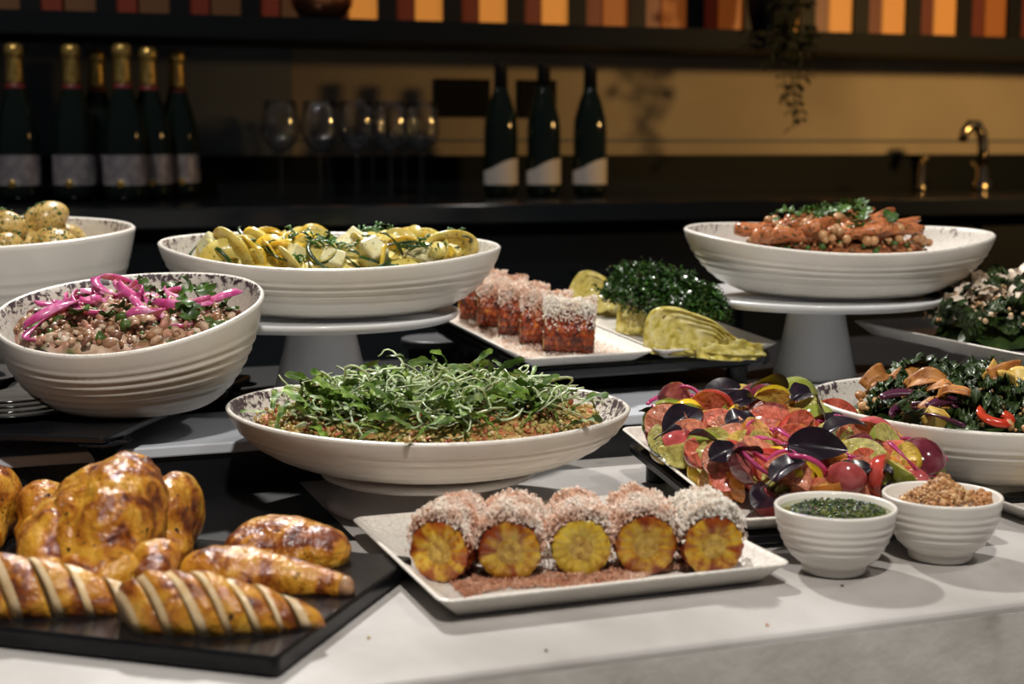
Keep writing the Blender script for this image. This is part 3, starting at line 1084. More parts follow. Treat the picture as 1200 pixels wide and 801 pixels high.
# ---- two small bowls
def small_bowl(px, pybase, label):
    p = P(px, pybase, 0)
    Rr = 0.0515
    prof = [(0.0, 0.003), (0.024, 0.003), (0.0255, 0), (0.0275, 0.001), (0.0275, 0.006)]
    for i in range(41):
        t = i / 40
        ph = R(8 + 70 * t)
        q = (1 - math.cos(ph) - 0.0097) / (1 - math.cos(R(78)) - 0.0097)
        rr = 0.0265 + (Rr - 0.0265) * (math.sin(ph) - 0.139) / (0.978 - 0.139)
        w = min(1, max(0, (q - 0.05) / 0.05)) * min(1, max(0, (0.86 - q) / 0.08))
        prof.append((rr + 0.00045 * w * math.sin(q * 2 * math.pi * 7.5), 0.0075 + 0.0485 * q))
    prof += [(Rr - 0.0008, 0.0572), (Rr - 0.0024, 0.0572), (Rr - 0.0036, 0.0555)]
    for i in range(1, 13):
        t = 1 - i / 12
        ph = R(78 * t)
        q = (1 - math.cos(ph)) / (1 - math.cos(R(78)))
        prof.append(((Rr - 0.0036) * math.sin(ph) / 0.978, 0.010 + 0.0455 * q))
    o = ob('dip_bowl', MB().lathe(prof, 64).me('dip_bowl', M_ramekin), None, T(p.x, p.y + 0.0275, 0.0003))
    tag(o, label, 'bowl', 'small ribbed dip bowls')
    return o.matrix_world.copy()


B1 = small_bowl(985, 679, 'small ribbed cream bowl of green herb sauce')
B2 = small_bowl(1112, 663, 'small ribbed cream bowl of crumb topped dip')

# ---- chicken board
b0 = P(325, 797, 0.0)
b1 = P(-2, 760, 0.0)
ba = math.atan2(b0.y - b1.y, b0.x - b1.x)
BW_, BD_ = 0.62, 0.262
CB_M = Matrix.Translation((b0.x, b0.y, 0.0014)) @ Matrix.Rotation(ba, 4, 'Z') @ Matrix.Translation((-BW_ / 2, BD_ / 2, 0))
vs, fs = slab_rounded(BW_, BD_, 0.015, 0.006, 4, 0.0025)
o = ob('slate_board', mesh('slate_board', vs, fs, M_slate, False), None, CB_M)
tag(o, 'large black slate board carrying the roast chicken', 'board')

# ================================================================== food
rn = random.Random(21)


def U(a, b):
    return rn.uniform(a, b)


def reg(o, label, cat, group):
    return tag(o, label, cat, group)


# ---- food materials
def food(name, stops, rough=0.35, scale=60, sss=0.12, coat=0.2, bump=(120, 0.25, 0.001), vary=0.15, flecks=None, dist=0.3, detail=4, coat_rough=0.12, attr=None):
    return mat(name, attr=attr, rough=rough, stops=stops, scale=scale, sss=sss, coat=coat, coat_rough=coat_rough, bump=bump, vary=vary, flecks=flecks, dist=dist, detail=detail)


F_potato = food('potato_skin', [(0.32, (0.24, 0.13, 0.03)), (0.5, (0.48, 0.32, 0.09)), (0.7, (0.62, 0.46, 0.20))], 0.36, 45, flecks=((0.05, 0.08, 0.012), 230, 0.58))
F_zuc = food('grilled_zucchini', [(0.3, (0.55, 0.40, 0.05)), (0.55, (0.70, 0.58, 0.16)), (0.8, (0.62, 0.60, 0.24))], 0.38, 45, flecks=((0.07, 0.07, 0.015), 260, 0.64))
F_zuc_y = food('yellow_squash', [(0.3, (0.62, 0.36, 0.02)), (0.6, (0.78, 0.55, 0.05)), (0.8, (0.80, 0.66, 0.20))], 0.35, 40, flecks=((0.10, 0.05, 0.01), 200, 0.63))
F_zuc_p = food('pale_squash', [(0.3, (0.66, 0.58, 0.26)), (0.7, (0.74, 0.72, 0.46))], 0.4, 60, flecks=((0.08, 0.09, 0.02), 260, 0.66))
F_zskin = food('dark_zucchini_skin', [(0.35, (0.010, 0.030, 0.008)), (0.65, (0.03, 0.085, 0.015))], 0.35, 60, sss=0)
F_herb = food('chopped_herb', [(0.35, (0.02, 0.08, 0.012)), (0.65, (0.07, 0.20, 0.03))], 0.45, 60, sss=0)
F_onion = food('pickled_onion', [(0.32, (0.42, 0.03, 0.17)), (0.5, (0.62, 0.10, 0.32)), (0.68, (0.80, 0.36, 0.54))], 0.28, 50, sss=0.2, coat=0.4)
F_onion_d = food('red_onion_ring', [(0.3, (0.30, 0.015, 0.10)), (0.7, (0.55, 0.08, 0.24))], 0.22, 35, sss=0.2, coat=0.4)
F_parsley = food('parsley_leaf', [(0.3, (0.018, 0.050, 0.006)), (0.7, (0.07, 0.15, 0.015))], 0.45, 70, sss=0, coat=0.08)
F_arugula = food('arugula_leaf', [(0.32, (0.03, 0.08, 0.006)), (0.52, (0.11, 0.20, 0.018)), (0.72, (0.28, 0.38, 0.08))], 0.55, 90, sss=0, vary=0.4, coat=0.03)
F_scallion = food('scallion_curl', [(0.3, (0.30, 0.42, 0.18)), (0.7, (0.58, 0.66, 0.44))], 0.35, 40, sss=0.15, vary=0.25)
F_carrot = food('roast_carrot', [(0.25, (0.20, 0.055, 0.02)), (0.5, (0.46, 0.15, 0.05)), (0.8, (0.60, 0.26, 0.12))], 0.32, 50, flecks=((0.07, 0.045, 0.015), 210, 0.58))
F_chick = food('chickpea', [(0.3, (0.34, 0.16, 0.06)), (0.7, (0.56, 0.32, 0.15))], 0.32, 60)
F_kale = food('kale_leaf', [(0.3, (0.010, 0.022, 0.005)), (0.6, (0.030, 0.058, 0.010)), (0.85, (0.075, 0.125, 0.02))], 0.42, 60, sss=0, coat=0.2)
F_fried = food('crispy_kale', [(0.3, (0.010, 0.032, 0.006)), (0.7, (0.040, 0.105, 0.016))], 0.25, 60, sss=0, coat=0.5, vary=0)
F_cabb = food('braised_cabbage', [(0.30, (0.30, 0.22, 0.03)), (0.42, (0.54, 0.45, 0.08)), (0.55, (0.70, 0.60, 0.20)), (0.72, (0.80, 0.74, 0.42))], 0.32, 55, coat=0.35, flecks=((0.24, 0.13, 0.02), 75, 0.68), dist=1.2, bump=(110, 0.6, 0.003))
F_basil = food('purple_basil', [(0.3, (0.006, 0.004, 0.007)), (0.6, (0.018, 0.010, 0.018)), (0.8, (0.045, 0.018, 0.035))], 0.3, 50, sss=0, coat=0.35)
F_squashsh = food('roast_pumpkin', [(0.35, (0.26, 0.08, 0.015)), (0.6, (0.52, 0.22, 0.05))], 0.5, 80, coat=0.05, flecks=((0.18, 0.06, 0.02), 160, 0.62))
F_fry_y = food('yellow_crisp', [(0.3, (0.58, 0.34, 0.05)), (0.7, (0.74, 0.54, 0.16))], 0.4, 60, flecks=((0.3, 0.10, 0.02), 150, 0.66))
F_pepper = food('red_pepper', [(0.3, (0.50, 0.03, 0.012)), (0.7, (0.66, 0.08, 0.03))], 0.2, 40, coat=0.5)
F_cheese = mat('grated_cheese', rough=0.6, stops=[(0.34, (0.60, 0.30, 0.18)), (0.46, (0.78, 0.54, 0.42)), (0.60, (0.86, 0.76, 0.66))], scale=55, sss=0.15)
F_cheese_w = mat('grated_cheese_white', rough=0.6, stops=[(0.34, (0.76, 0.60, 0.48)), (0.5, (0.88, 0.82, 0.73))], scale=45, sss=0.15)
F_shave = food('shaved_cheese', [(0.3, (0.66, 0.52, 0.40)), (0.7, (0.80, 0.70, 0.58))], 0.5, 60)
F_bed = mat('chopped_bed', rough=0.6, stops=[(0.3, (0.7, 0.7, 0.7)), (0.7, (1.15, 1.1, 1.1))], scale=150, attr='tint')
F_lump = mat('chopped_mix', rough=0.42, stops=[(0.3, (0.7, 0.7, 0.7)), (0.7, (1.15, 1.1, 1.1))], scale=150, attr='tint', coat=0.12, sss=0.1)
F_corn = food('charred_corn', [(0.34, (0.05, 0.010, 0.006)), (0.46, (0.20, 0.030, 0.009)), (0.60, (0.36, 0.065, 0.012)), (0.76, (0.56, 0.22, 0.02))], 0.3, 120, dist=0.6, coat=0.35, bump=(200, 0.3, 0.001))
F_corn_y = food('corn_kernel_yellow', [(0.30, (0.42, 0.20, 0.02)), (0.45, (0.62, 0.40, 0.03)), (0.7, (0.74, 0.55, 0.08))], 0.3, 130, coat=0.35, attr='tint')
F_corn_cut = food('charred_corn_cut', [(0.30, (0.30, 0.08, 0.010)), (0.43, (0.50, 0.22, 0.018)), (0.58, (0.62, 0.38, 0.03)), (0.8, (0.70, 0.50, 0.09))], 0.3, 130, dist=0.5, coat=0.35, attr='tint')
F_core = food('corn_core', [(0.35, (0.34, 0.18, 0.02)), (0.65, (0.60, 0.40, 0.09))], 0.4, 190)
F_roast = food('roast_chicken_skin', [(0.30, (0.06, 0.010, 0.003)), (0.40, (0.22, 0.050, 0.006)), (0.49, (0.46, 0.17, 0.012)), (0.60, (0.60, 0.30, 0.028)), (0.74, (0.66, 0.38, 0.07))], 0.34, 42, dist=0.7, detail=9, sss=0.08, coat=0.6, coat_rough=0.05, bump=(130, 0.65, 0.005), vary=0.04, flecks=((0.03, 0.010, 0.004), 190, 0.66))
nt_ = F_roast.node_tree
_bn = nt_.nodes.new('ShaderNodeTexNoise')
_bn.inputs['Scale'].default_value = 330
_bn.inputs['Detail'].default_value = 4
_bu = nt_.nodes.new('ShaderNodeBump')
_bu.inputs['Strength'].default_value = 0.28
_bu.inputs['Distance'].default_value = 0.003
_tc = nt_.nodes.new('ShaderNodeTexCoord')
nt_.links.new(_tc.outputs['Object'], _bn.inputs['Vector'])
nt_.links.new(_bn.outputs['Fac'], _bu.inputs['Height'])
_b = nt_.nodes['Principled BSDF']
nt_.links.new(_b.inputs['Normal'].links[0].from_socket, _bu.inputs['Normal'])
nt_.links.new(_bu.outputs[0], _b.inputs['Normal'])
nt_.links.new(_bu.outputs[0], _b.inputs['Coat Normal'])
F_meat = food('chicken_meat', [(0.3, (0.62, 0.42, 0.20)), (0.7, (0.78, 0.62, 0.40))], 0.45, 90, coat=0.15)
F_sauce = mat('green_herb_sauce', rough=0.10, stops=[(0.32, (0.004, 0.02, 0.003)), (0.52, (0.03, 0.075, 0.006)), (0.72, (0.13, 0.16, 0.02))], scale=120, detail=3, coat=0.5, coat_rough=0.04, bump=(170, 1.0, 0.006))
F_oil = mat('green_oil', (0.10, 0.12, 0.015), 0.06, coat=0.6, coat_rough=0.03)
F_dip = mat('white_dip', (0.75, 0.72, 0.66), 0.3)
F_osauce = mat('yellow_sauce', (0.52, 0.32, 0.06), 0.2, coat=0.4)


def tom(name, skin, flesh):
    return (food(name + '_skin', [(0.35, tuple(c * 0.62 for c in skin)), (0.5, skin), (0.68, tuple(min(1, c * 1.15 + 0.05) for c in skin))], 0.14, 45, sss=0.15, coat=0.5, coat_rough=0.06, bump=None, vary=0.2),
            food(name + '_flesh', [(0.36, tuple(c * 0.62 for c in flesh)), (0.5, flesh), (0.66, tuple(min(1, c * 1.1 + 0.05) for c in flesh))], 0.2, 85, sss=0.2, coat=0.4, bump=(260, 0.7, 0.003), dist=1.2))


TOM = {
    'red': tom('red_tomato', (0.44, 0.045, 0.03), (0.56, 0.12, 0.07)),
    'pink': tom('pink_tomato', (0.42, 0.07, 0.07), (0.60, 0.21, 0.12)),
    'yellow': tom('yellow_tomato', (0.64, 0.44, 0.02), (0.66, 0.48, 0.09)),
    'green': tom('green_tomato', (0.20, 0.23, 0.03), (0.46, 0.42, 0.11)),
    'dark': tom('dark_tomato', (0.13, 0.018, 0.03), (0.36, 0.09, 0.08)),
    'orange': tom('orange_tomato', (0.62, 0.22, 0.02), (0.64, 0.34, 0.10)),
}


def lumpy(r, seed, f=1.5, amp=0.08, nu=20, nv=14):
    s = 1.0 / max(r)

    def fn(v):
        d = 1 + amp * nz(v * s, f, seed)
        return tuple(v * d)
    return MB().ball(r, nu, nv, fn=fn)


# ------------------------------------------------------------------ mound helper (packed bed of small food)
def bed(M, inn, rho, fill, dome, lim=0.86, cx=0, cy=0, n=40):
    """height of a heap inside a bowl, in the bowl's own frame"""
    def top(x, y):
        q = rho(x - cx, y - cy) / lim
        return fill + dome * max(0, 1 - q * q)
    return top


def bed_mesh(name, M, rho, top, lim, rx, ry, m, rough=0.003, seed=1.0, nr=16, na=56, inn=None, tints=None):
    vs, fs, cs = [], [], []
    rr = random.Random(int(seed * 10))
    for i in range(nr + 1):
        for k in range(na):
            a = 2 * math.pi * k / na
            x, y = rx * math.cos(a) * i / nr, ry * math.sin(a) * i / nr
            q = rho(x, y)
            if q > 1e-6 and i == nr:
                x, y = x * lim / q, y * lim / q
            elif q > 1e-6:
                e = rho(rx * math.cos(a), ry * math.sin(a))
                x, y = rx * math.cos(a) * lim / e * i / nr, ry * math.sin(a) * lim / e * i / nr
            z = top(x, y) + rough * nz((x, y, 0), 90, seed) * 1.5 + rough * nz((x, y, 0.3), 30, seed)
            if i == nr:
                z -= 0.006
            vs.append((x, y, z))
            cs.append(rr.choice(tints) if tints else (0.3, 0.2, 0.1))
    for i in range(nr):
        for k in range(na):
            k2 = (k + 1) % na
            fs.append((i * na + k, (i + 1) * na + k, (i + 1) * na + k2, i * na + k2))
    o = ob(name, mesh(name, vs, fs, m, True, None, {'tint': cs}), None, M)
    return o


def in_bowl(rho, rx, ry, lim):
    def s():
        while True:
            x, y = U(-rx, rx), U(-ry, ry)
            if rho(x, y) < lim:
                return x, y
    return s


def stuff(o, label, cat):
    o['kind'] = 'stuff'
    o['label'] = label
    o['category'] = cat
    return o


def place(name, me, M, label, cat, group):
    return reg(ob(name, me, None, M), label, cat, group)


# ------------------------------------------------------------------ potatoes
pot_me = [lumpy((0.031, 0.024, 0.022), k * 3.1, 1.2, 0.16).me('new_potato', F_potato) for k in range(5)]
fill = 0.145
ptop = bed(PO_M, po_in, po_rho, fill, 0.012)
bm_ = bed_mesh('potato_bed', PO_M, po_rho, lambda x, y: 0.135, 0.78, 0.195, 0.15, F_bed, 0.004, 2.2, tints=[(0.45, 0.30, 0.10), (0.38, 0.24, 0.08)])
stuff(bm_, 'hidden lower layer of herbed potatoes filling the deep bowl', 'potatoes')
H = Heap(lambda x, y: 0.134, 0.82)
smp = in_bowl(po_rho, 0.195, 0.15, 0.62)
pots = []
for (lx, ly) in ((0.052, -0.062), (0.092, -0.020), (0.012, -0.055), (0.10, 0.035), (0.055, -0.005), (-0.03, -0.06), (0.055, 0.055), (0.01, 0.0), (0.0, 0.06), (-0.06, -0.02), (-0.06, 0.05), (0.035, -0.03), (0.075, 0.02), (-0.02, 0.03)):
    x, y, z = H.drop(lambda: (lx + U(-0.006, 0.006), ly + U(-0.006, 0.006)), 0.025, 3)
    o = place('new_potato', rn.choice(pot_me), PO_M @ T(x, y, z, U(0, 6.3), U(-0.6, 0.6), U(-0.6, 0.6), U(0.85, 1.12)), 'roast new potato flecked with herbs in the deep bowl', 'potato', 'new potatoes in the deep bowl')
    pots.append((x, y, z))
pl_ = []
for i in range(420):
    x, y, z = rn.choice(pots)
    a, b = U(0, 6.3), U(0.2, 1.4)
    pl_.append((x + 0.026 * math.cos(a) * math.cos(b), y + 0.025 * math.sin(a) * math.cos(b), z + 0.0235 * math.sin(b), U(0.001, 0.0022), rn.choice([(0.03, 0.10, 0.015), (0.06, 0.16, 0.02), (0.02, 0.06, 0.01)])))
o = chunks('herb_flecks', pl_, F_lump)
o.matrix_world = PO_M
stuff(o, 'chopped green herbs scattered over the potatoes', 'herbs')

# ------------------------------------------------------------------ grain salad with pink onions
ST = [(0.36, 0.20, 0.11), (0.50, 0.32, 0.20), (0.60, 0.44, 0.31), (0.20, 0.09, 0.05), (0.07, 0.12, 0.02), (0.46, 0.22, 0.15), (0.66, 0.54, 0.42), (0.30, 0.14, 0.06)]
stop_ = lambda x, y: 0.084 + 0.028 * max(0, 1 - (sa_rho(x, y) / 0.9) ** 2) + 0.10 * max(-0.08, min(0.1, y)) + 0.004 * nz((x, y, 0), 25, 3)
o = bed_mesh('grain_salad', SA_M, sa_rho, stop_, 0.84, 0.144, 0.132, F_bed, 0.004, 1.3, tints=ST)
stuff(o, 'chopped grain and nut salad filling the ribbed bowl', 'salad')
pcs = []
smp = in_bowl(sa_rho, 0.144, 0.132, 0.84)
for i in range(1000):
    x, y = smp()
    pcs.append((x, y, stop_(x, y) + U(-0.001, 0.005), U(0.0025, 0.0060) if i % 5 else U(0.007, 0.0095), rn.choice(ST)))
o = chunks('chopped_nuts', pcs, F_lump, squash=(0.4, 1.15))
o.matrix_world = SA_M
stuff(o, 'chopped nuts, seeds and beans on top of the grain salad', 'nuts')


def ribbon_mesh(name, pts, w, th, m, taper=True, tilt=0.4):
    """flat strip following pts, with thickness"""
    vs, fs = [], []
    pts = [Vector(p) for p in pts]
    n = len(pts)
    for i, p in enumerate(pts):
        t = (pts[min(i + 1, n - 1)] - pts[max(i - 1, 0)]).normalized()
        up = Vector((math.sin(tilt) * math.cos(i * 0.4), math.sin(tilt) * math.sin(i * 0.4), math.cos(tilt)))
        sd = t.cross(up).normalized()
        nn = sd.cross(t).normalized()
        ww = w / 2 * (math.sin(math.pi * (0.12 + 0.76 * i / (n - 1))) ** 0.6 if taper else 1)
        for a, b in ((-1, -1), (1, -1), (1, 1), (-1, 1)):
            vs.append(p + sd * ww * a + nn * th / 2 * b)
    for i in range(n - 1):
        for k in range(4):
            k2 = (k + 1) % 4
            fs.append((i * 4 + k, i * 4 + k2, (i + 1) * 4 + k2, (i + 1) * 4 + k))
    fs += [(3, 2, 1, 0), tuple(range(4 * n - 4, 4 * n))]
    return mesh(name, vs, fs, m)


def arc_pts(r, a0, a1, n=14, zamp=0.003, ex=1.0, ph=0.0):
    return [(r * ex * math.cos(a0 + (a1 - a0) * i / (n - 1)), r * math.sin(a0 + (a1 - a0) * i / (n - 1)), zamp * math.sin(ph + 3.5 * i / (n - 1))) for i in range(n)]


on_me = [ribbon_mesh('onion_strip', arc_pts(U(0.014, 0.026), 0, U(1.8, 4.4), 16, U(0.003, 0.008), U(1.0, 1.7), U(0, 3)), U(0.008, 0.0115), 0.0016, F_onion, True, U(0.9, 1.35)) for k in range(9)]
cl = [(-0.076, -0.035), (-0.065, -0.060), (-0.055, -0.07), (-0.05, -0.02), (-0.03, -0.03), (-0.015, 0.0), (0.0, -0.012), (0.012, 0.012), (0.028, 0.02), (0.03, -0.02), (0.06, -0.01), (0.075, 0.01), (0.088, 0.03), (-0.06, 0.03), (-0.085, 0.02), (0.035, -0.07), (0.05, 0.05), (-0.03, 0.045), (0.07, -0.035), (-0.02, 0.025), (0.005, 0.045), (-0.045, 0.0)]
for i, (x, y) in enumerate(cl):
    place('onion_strip', on_me[i % 9], SA_M @ T(x, y, stop_(x, y) + 0.011 + U(0, 0.004), U(0, 6.3), U(-0.35, 0.35), U(-0.35, 0.35)), 'strip of pink pickled onion curled on the grain salad', 'onion strip', 'pink onion strips on the grain salad')


def lobed(s):
    return (0.30 + 0.75 * abs(math.sin(3.0 * math.pi * s + 0.5))) * math.sin(math.pi * min(1, 0.08 + 0.92 * s)) ** 0.5


par_me = [leaf_mesh('parsley_leaf', 0.026, 0.024, F_parsley, lobed, U(0.2, 1.2), U(0.1, 0.5), 0.10, 2.3, U(-0.5, 0.5), 10, 3, k, 0.01) for k in range(5)]
cl = [(0.02, 0.075), (0.035, 0.082), (-0.005, 0.08), (-0.035, 0.078), (0.055, 0.07), (0.01, 0.09), (-0.055, 0.065), (0.075, 0.045), (0.088, -0.005), (0.096, 0.015), (0.09, -0.03), (0.04, 0.0), (0.015, -0.05), (-0.09, -0.065), (0.10, 0.035), (0.06, -0.055), (-0.02, 0.06), (-0.06, 0.045), (0.045, 0.03), (0.0, -0.065), (0.08, -0.05), (-0.04, -0.055)]
for i, (x, y) in enumerate(cl):
    place('parsley_leaf', par_me[i % 5], SA_M @ T(x, y, stop_(x, y) + 0.006 + U(0, 0.006), U(0, 6.3), U(-0.5, 0.5), U(-0.9, 0.1), U(0.8, 1.25)), 'dark green parsley leaf in the grain salad', 'parsley leaf', 'parsley leaves in the grain salad')

# ------------------------------------------------------------------ grilled zucchini
rn.seed(40)
ztop = lambda x, y: 0.062 + 0.024 * max(0, 1 - (math.hypot(x / 0.17, y / 0.12)) ** 2)
o = bed_mesh('zucchini_bed', ZU_M, zu_rho, ztop, 0.72, 0.211, 0.155, F_zuc, 0.004, 4.0)
stuff(o, 'lower layer of grilled zucchini filling the oval bowl', 'zucchini')


def disc_mesh(name, r, th, m, bend=0.0, seed=0, rim_m=None):
    """a slice: round, slightly curled, with rind"""
    n, nr_ = 22, 5
    vs, fs, mi = [], [], []
    for side in (1, -1):
        for i in range(nr_ + 1):
            for k in range(n):
                a = 2 * math.pi * k / n
                q = r * i / nr_ * (1 + 0.05 * nz((math.cos(a), math.sin(a), 0), 1.4, seed))
                x, y = q * math.cos(a), q * 0.9 * math.sin(a)
                vs.append((x, y, side * th / 2 + bend * x * x / r + bend * 0.4 * y * x / r))
    for sI in (0, 1):
        o_ = sI * (nr_ + 1) * n
        for i in range(nr_):
            for k in range(n):
                k2 = (k + 1) % n
                f = (o_ + i * n + k, o_ + (i + 1) * n + k, o_ + (i + 1) * n + k2, o_ + i * n + k2)
                fs.append(f if sI == 0 else f[::-1])
                mi.append(0)
    b_ = nr_ * n
    c_ = (nr_ + 1) * n + nr_ * n
    for k in range(n):
        k2 = (k + 1) % n
        fs.append((b_ + k, c_ + k, c_ + k2, b_ + k2))
        mi.append(1 if rim_m else 0)
    return mesh(name, vs, fs, [m, rim_m or m], True, mi)


zk = []
for k in range(4):
    zk.append((disc_mesh('zucchini_slice', U(0.019, 0.025), 0.005, F_zuc, U(0.1, 0.6), k, F_zskin if k % 2 else F_zuc_y), 'zucchini_slice', 'grilled zucchini slice with charred edge in the oval bowl', 'zucchini slice', 'grilled zucchini slices'))
for k in range(5):
    pts = arc_pts(U(0.012, 0.018), 0, U(3.6, 5.6), 18, U(0.004, 0.010), U(1.0, 1.5), U(0, 3))
    zk.append((ribbon_mesh('squash_ribbon', pts, U(0.018, 0.026), 0.0026, F_zuc_y if k % 2 else F_zuc, False, 0.15), 'squash_ribbon', 'curled ribbon of grilled yellow squash in the oval bowl', 'squash ribbon', 'grilled squash ribbons'))
for k in range(2):
    mb = MB().box((-0.015, -0.012, -0.011), (0.015, 0.012, 0.011))
    zk.append((mb.me('squash_chunk', F_zuc_p, False), 'squash_chunk', 'pale cut chunk of squash in the oval bowl', 'squash chunk', 'pale squash chunks'))
H = Heap(lambda x, y: ztop(x, y) - 0.010, 0.56)
for i in range(84):
    me_, nm, lb, ct, gr = zk[(i * 5) % 11] if i % 7 else zk[rn.randrange(4)]
    def smz():
        while True:
            x, y = rn.gauss(-0.012, 0.088), rn.gauss(-0.015, 0.05)
            if abs(x) < 0.16 and math.hypot(x / 0.165, y / 0.110) < 1:
                return x, y
    x, y, z = H.drop(smz, 0.013 if nm != 'squash_chunk' else 0.016, 7)
    rxx = U(-1.0, 1.0) if nm != 'squash_ribbon' else U(0.6, 1.5)
    place(nm, me_, ZU_M @ T(x, y, z, U(0, 6.3), rxx, U(-0.7, 0.7), U(0.8, 1.12)), lb, ct, gr)
for o in [q for q in COL.objects if q.name.startswith('squash_chunk')]:
    bevel(o, 0.003, 2)
zs_me = [ribbon_mesh('zucchini_peel', arc_pts(U(0.012, 0.03), 0, U(1.2, 3.8), 14, U(0.002, 0.01), 1.3, U(0, 3)), 0.0045, 0.0016, F_zskin, True, U(0, 0.9)) for k in range(6)]
spr_me = []
for k in range(4):
    mb = MB()
    pts = [(0.04 * i / 7, 0.004 * math.sin(i * 0.7 + k), 0.004 * math.sin(i)) for i in range(8)]
    mb.tube(pts, [0.0009] * 8, 4)
    for i in range(1, 8):
        for s_ in (-1, 1):
            p_ = pts[i]
            l_ = 0.011 * (1 - 0.5 * i / 8)
            mb.tube([p_, (p_[0] + l_ * 0.7, p_[1] + s_ * l_ * 0.6, p_[2] + 0.003), (p_[0] + l_ * 1.3, p_[1] + s_ * l_, p_[2] + 0.001)], [0.0008, 0.0016, 0.0004], 4)
    spr_me.append(mb.me('herb_sprig', F_herb))
for i in range(120):
    x, y = smz()
    z = H.z(x, y, 0.006)
    if i % 2:
        place('zucchini_peel', zs_me[i % 6], ZU_M @ T(x, y, z - 0.001, U(0, 6.3), U(-0.5, 0.5), U(-0.5, 0.5)), 'dark green strip of zucchini peel in the oval bowl', 'zucchini peel', 'dark zucchini peel strips')
    else:
        place('herb_sprig', spr_me[i % 4], ZU_M @ T(x, y, z - 0.001, U(0, 6.3), U(-0.4, 0.4), U(-0.4, 0.4), U(0.7, 1.1)), 'feathery green herb sprig lying on the zucchini', 'herb sprig', 'herb sprigs on the zucchini')

# ------------------------------------------------------------------ carrots
rn.seed(41)
ctop = lambda x, y: 0.062 + 0.034 * max(0, 1 - (math.hypot(x / 0.12, y / 0.10)) ** 2)
o = bed_mesh('carrot_bed', CA_M, ca_rho, lambda x, y: ctop(x, y) - 0.006, 0.64, 0.205, 0.15, food('carrot_glaze', [(0.35, (0.12, 0.04, 0.015)), (0.65, (0.36, 0.13, 0.05))], 0.45, 120), 0.004, 5.0)
stuff(o, 'lower layer of roast carrots filling the oval bowl', 'carrots')
car_me = []
for k in range(5):
    L_ = U(0.075, 0.11)
    r_ = U(0.0085, 0.0115)
    pts = [(L_ * (i / 9 - 0.5), 0.004 * math.sin(i * 0.5 + k), 0.003 * math.cos(i * 0.6 + k)) for i in range(10)]
    rad = [r_ * (0.75 if i == 0 else 1.0 - 0.055 * i if i < 9 else 0.3) for i in range(10)]
    car_me.append(MB().tube(pts, rad, 12).me('roast_carrot', F_carrot))
H = Heap(lambda x, y: ctop(x, y), 0.62)
cl = [(-0.062, -0.045, 0.9, 0), (-0.07, -0.03, 0.9, 0.1), (-0.05, -0.055, 0.5, 0.0), (-0.03, -0.01, 0.55, 0.15), (0.0, -0.05, 0.6, 0.05), (0.02, -0.02, 0.55, 0.2), (0.045, -0.03, 0.45, 0.3), (0.05, -0.052, 0.1, 0.0), (0.03, 0.02, 0.7, 0.1), (-0.04, 0.03, 1.2, 0), (0.075, 0.0, 0.2, 0.1), (-0.01, 0.05, 0.3, 0), (0.05, 0.04, -0.4, 0), (-0.06, 0.02, -0.3, 0.1), (0.065, -0.035, -0.2, 0.0), (-0.035, -0.068, 0.2, 0.0), (0.02, -0.070, -0.15, 0.0), (-0.075, -0.02, 0.3, 0), (0.07, -0.055, 0.35, 0)]
for i, (x, y, a, t_) in enumerate(cl):
    x = x * 1.05 - 0.014
    z = H.z(x, y, 0.010)
    H.p.append((x, y, z, 0.011))
    place('roast_carrot', car_me[i % 5], CA_M @ T(x, y, z + 0.002, a, 0, -t_), 'glazed roast carrot in the oval bowl', 'carrot', 'roast carrots')


def sm_c():
    while True:
        x, y = rn.gauss(-0.012, 0.055), rn.gauss(-0.02, 0.04)
        if ca_rho(x, y) < 0.60:
            return x, y


ch_me = [lumpy((0.0062, 0.0058, 0.0056), k, 2, 0.12, 12, 8).me('chickpea', F_chick) for k in range(3)]
for i in range(110):
    x, y, z = H.drop(sm_c, 0.006, 3)
    place('chickpea', ch_me[i % 3], CA_M @ T(x, y, z + 0.003, U(0, 6), U(0, 6), 0, U(0.85, 1.15)), 'roasted chickpea among the carrots', 'chickpea', 'chickpeas among the carrots')
for i in range(60):
    gx, gy = (rn.gauss(-0.01, 0.018), rn.gauss(0.0, 0.02)) if i % 2 else sm_c()
    z = H.z(gx, gy, 0.004)
    place('coriander_leaf', par_me[i % 5], CA_M @ T(gx, gy, z + 0.004 + U(0, 0.006), U(0, 6.3), U(-0.5, 0.5), U(-0.8, 0.2), U(0.6, 1.0)), 'chopped green herb leaf on the carrots', 'herb leaf', 'herb leaves on the carrots')
pl_ = []
for i in range(300):
    x, y = sm_c()
    pl_.append((x, y, H.z(x, y, 0.002) + 0.003, U(0.001, 0.0028), rn.choice([(0.03, 0.09, 0.012), (0.06, 0.15, 0.02), (0.45, 0.28, 0.12), (0.12, 0.05, 0.02)])))
for i in range(420):
    x, y = sm_c()
    y = y if i % 3 else -abs(y) - 0.02
    if ca_rho(x, y) < 0.63:
        pl_.append((x, y, ctop(x, y) - 0.004 + U(0, 0.006), U(0.0025, 0.0062), rn.choice([(0.04, 0.10, 0.012), (0.46, 0.16, 0.05), (0.50, 0.28, 0.12), (0.36, 0.11, 0.04), (0.16, 0.06, 0.02)])))
o = chunks('herb_flecks', pl_, F_lump)
o.matrix_world = CA_M
stuff(o, 'chopped herbs and seeds scattered over the carrots', 'herbs')

